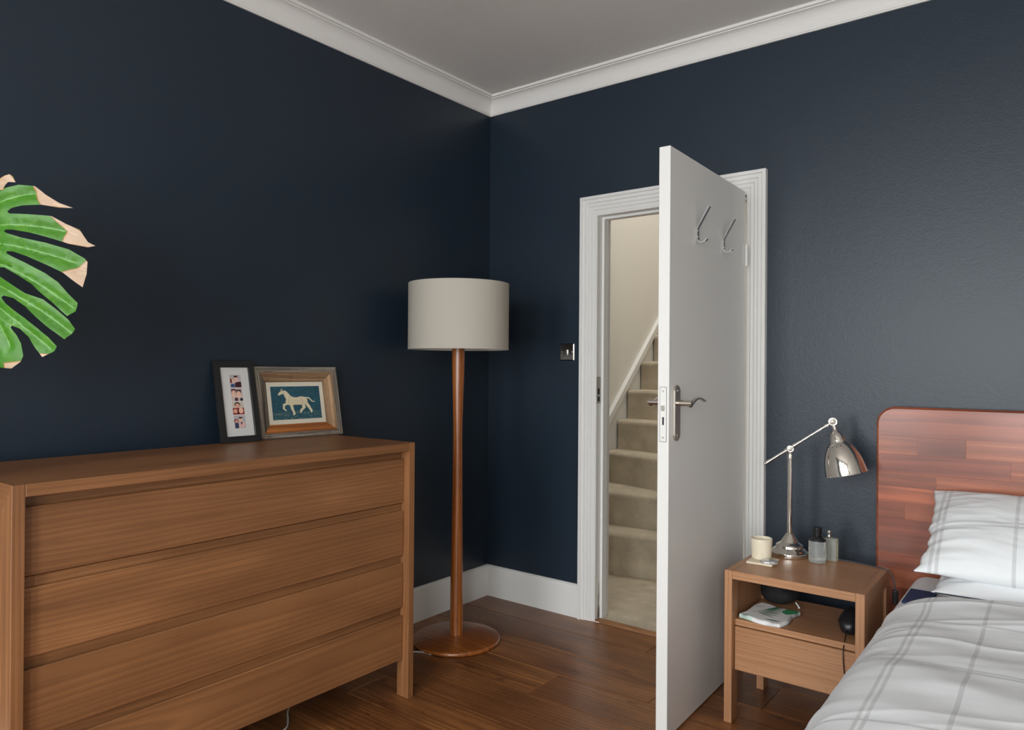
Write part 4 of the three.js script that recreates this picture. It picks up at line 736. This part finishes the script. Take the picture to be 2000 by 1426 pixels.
// ---------------------------------------------------------------- monstera beside the chest
{
  const PX = [0.36, 0, 2.86];
  const pl = thing('monstera_plant', 'potted monstera with large split green leaves and dried tips', 'plant', PX);
  part(pl, 'pot', lathe([[0, 0], [0.12, 0], [0.125, 0.005], [0.155, 0.27], [0.158, 0.29], [0.150, 0.29], [0.146, 0.25], [0, 0.25]], 40), S({ color: lin(0.6, 0.57, 0.52), roughness: 0.6 }), true);
  part(pl, 'soil', lathe([[0, 0.262], [0.08, 0.26], [0.1465, 0.252], [0.1462, 0.25], [0, 0.25]].reverse(), 28), S({ color: lin(0.03, 0.02, 0.014), roughness: 1 }), true);
  // outline of the right half of a leaf blade, traced lobe by lobe (units: 1/3.24 photo pixel), then mirrored
  const right = [[-150, 150], [-60, 185], [0, 195], [60, 175], [105, 152], [130, 145], [150, 158], [163, 192], [120, 190], [98, 208], [92, 236], [40, 252], [-40, 285], [0, 266], [110, 226], [180, 206], [268, 210], [330, 260], [400, 304], [472, 330], [400, 333], [310, 321], [200, 330], [140, 346], [116, 366], [130, 378], [200, 380], [360, 385], [440, 430], [505, 458], [545, 530], [582, 550], [545, 562], [450, 547], [425, 538], [330, 510], [250, 490], [150, 474], [108, 474], [100, 486], [120, 496], [200, 520], [330, 546], [450, 580], [530, 630], [543, 650], [540, 725], [522, 806], [470, 762], [425, 722], [340, 680], [230, 630], [150, 603], [114, 601], [112, 614], [160, 640], [220, 668], [330, 728], [400, 780], [450, 848], [496, 902], [482, 952], [442, 982], [410, 950], [370, 905], [310, 850], [250, 792], [170, 742], [90, 697], [28, 694], [20, 708], [60, 742], [130, 790], [220, 850], [320, 885], [390, 945], [450, 1005], [480, 1058], [425, 1122], [330, 1040], [270, 982], [220, 930], [150, 880], [96, 866], [82, 878], [110, 915], [160, 955], [220, 1000], [290, 1060], [340, 1110], [385, 1165], [368, 1192], [302, 1230], [270, 1180], [230, 1110], [180, 1060], [142, 1044], [136, 1056], [168, 1100], [190, 1150], [198, 1225], [180, 1260], [120, 1300], [60, 1296], [-20, 1290], [-90, 1240], [-150, 1180]];
  const k = 1 / 3.24 / 785, cx = -150, cy = 700;          // outline units to metres at the leaf's distance
  const half = right.map(([x, y]) => [(x - cx) * k, (cy - y) * k]);
  const outline = [...half, ...half.slice(1, -1).reverse().map(([x, y]) => [-x, y])];
  const tips = [[[60, 175], [130, 145], [165, 192], [98, 208], [92, 236], [40, 235]], [[262, 205], [275, 260], [310, 322], [480, 335], [330, 255]], [[360, 383], [440, 470], [420, 540], [590, 565], [560, 500], [440, 425]], [[545, 640], [500, 690], [420, 722], [522, 812], [555, 720]], [[290, 1212], [330, 1214], [302, 1236]], [[80, 1270], [180, 1258], [120, 1310], [80, 1295]]];
  const veins = [[[-150, 420], [0, 330], [110, 270], [270, 250]], [[-150, 480], [0, 430], [240, 432], [420, 470]], [[-150, 560], [0, 525], [250, 575], [480, 660]], [[-150, 640], [0, 625], [250, 735], [460, 930]], [[-150, 720], [0, 765], [250, 890], [450, 1080]], [[-150, 820], [0, 890], [170, 1010], [340, 1180]], [[-150, 840], [0, 920], [60, 1010], [110, 1170]], [[-150, 330], [-90, 280], [-20, 230], [80, 195]]];
  const leafTex = canvasTex(1024, 1024, (c, w, h) => {
    const X = (x) => w / 2 + (x - cx) * 0.68, Y = (y) => (y - 100) * 0.80;
    c.fillStyle = '#3d7416'; c.fillRect(0, 0, w, h);
    let q = 9; const R = () => { q = (q * 1664525 + 1013904223) >>> 0; return q / 4294967296; };
    for (let i = 0; i < 1500; i++) { c.globalAlpha = 0.10; c.fillStyle = ['#578f22', '#2e6614', '#669a2a', '#265812'][i % 4]; c.beginPath(); c.ellipse(R() * w, R() * h, 10 + R() * 40, 6 + R() * 14, R() * 3, 0, 7); c.fill(); }
    c.globalAlpha = 1;
    for (const s of [1, -1]) {
      const sx = (x) => s > 0 ? X(x) : w - X(x);
      c.lineCap = 'round';
      for (const v of veins) { c.strokeStyle = '#7fae5c'; c.lineWidth = 3; c.globalAlpha = 0.8; c.beginPath(); c.moveTo(sx(v[0][0]), Y(v[0][1])); c.bezierCurveTo(...v.slice(1).flatMap(([x, y]) => [sx(x), Y(y)])); c.stroke(); }
      c.globalAlpha = 1;
      for (const t of tips) { const path = () => { c.beginPath(); t.forEach(([x, y], i) => i ? c.lineTo(sx(x), Y(y)) : c.moveTo(sx(x), Y(y))); c.closePath(); }; path(); c.strokeStyle = '#9a6a3c'; c.lineWidth = 7; c.stroke(); c.fillStyle = '#b59a80'; c.fill(); c.save(); path(); c.clip(); for (let i = 0; i < 40; i++) { c.globalAlpha = 0.35; c.strokeStyle = i % 2 ? '#a98665' : '#e2cdb5'; c.lineWidth = 2; const x = sx(t[0][0] + (R() - 0.3) * 200), y = Y(t[0][1] + (R() - 0.3) * 160); c.beginPath(); c.moveTo(x, y); c.lineTo(x + 30, y + 20 * R()); c.stroke(); } c.restore(); c.globalAlpha = 1; }
    }
    c.strokeStyle = '#9ccb78'; c.lineWidth = 7; c.beginPath(); c.moveTo(w / 2, 0); c.lineTo(w / 2, h); c.stroke();
  });
  const leafMat = S({ map: leafTex, roughness: 0.5 });
  const vPts = veins.map((v) => { const b = new THREE.CubicBezierCurve(...v.map(([x, y]) => new THREE.Vector2((x - cx) * k, (cy - y) * k))); return b.getPoints(90); });
  const leafGeo = (sc) => {
    const s = new THREE.Shape(outline.map((p) => new THREE.Vector2(...p)));
    let g = new THREE.ExtrudeGeometry(s, { depth: 0.0012, bevelEnabled: false });
    g = new TessellateModifier(0.014, 9).modify(g.index ? g.toNonIndexed() : g);
    const p = g.attributes.position, uv = new Float32Array(p.count * 2);
    for (let i = 0; i < p.count; i++) {
      const x = p.getX(i), y = p.getY(i), ax = Math.abs(x);
      uv[2 * i] = 0.5 + x / k * 0.68 / 1024; uv[2 * i + 1] = 1 - ((cy - y / k) - 100) * 0.80 / 1024;
      let dv = 1; for (const c of vPts) for (let j = 0; j < c.length; j++) dv = Math.min(dv, Math.hypot(c[j].x - ax, c[j].y - y));
      const dish = 0.05 * smooth(0, 0.09, ax) - 1.15 * Math.max(0, ax - 0.10) ** 2 * 1.0 - 0.35 * Math.max(0, -y - 0.02) ** 2;
      p.setZ(i, p.getZ(i) + dish - 0.010 * Math.exp(-((dv / 0.010) ** 2)) + 0.006 * (fbm(x * 22 + 5, y * 22 + 5, 401, 2) - 0.5));
    }
    g.setAttribute('uv', new THREE.BufferAttribute(uv, 2)); g = mergeVertices(g, 1e-5); return toCreasedNormals(g, 1.0);
  };
  const G = leafGeo(1);
  const toCam = Math.atan2(2.498 - 0.43, 3.029 - 2.42);     // blade turned towards the room
  // blade centre: off the left edge of the photograph, over the end of the chest
  const put = (pos, ry, rx, rz, sc) => {
    const m = new THREE.Matrix4().compose(new THREE.Vector3(...pos), new THREE.Quaternion().setFromEuler(new THREE.Euler(rx, ry, rz, 'YXZ')), new THREE.Vector3(sc, sc, sc));
    part(pl, 'leaf', G.clone().applyMatrix4(m), leafMat);
    return new THREE.Vector3(0, 0.13, 0.0).applyMatrix4(m);
  };
  const tipsAt = [put([0.415, 1.452, 2.438], 0.66, 0, 0, 1.0), put([0.27, 1.50, 2.56], 0.9, -0.25, 0.5, 0.55), put([0.75, 1.75, 3.05], 1.9, -0.6, -0.4, 0.8), put([0.48, 1.15, 3.25], 0.2, -0.7, 0.6, 0.8)];
  tipsAt.forEach((e, i) => { const a = i * 1.7, bx = PX[0] + 0.04 * Math.cos(a), bz = PX[2] + 0.04 * Math.sin(a); part(pl, 'stem', tube([[bx, 0.25, bz], [mix(bx, e.x, 0.2), 0.75, mix(bz, e.z, 0.2) + 0.03], [mix(bx, e.x, 0.6), e.y - 0.1, mix(bz, e.z, 0.6) + 0.05], [e.x, e.y + 0.02, e.z - 0.01]], 0.006, 40, 8), S({ color: lin(0.12, 0.22, 0.05), roughness: 0.5 })); });
}

renderer.render(scene, camera);
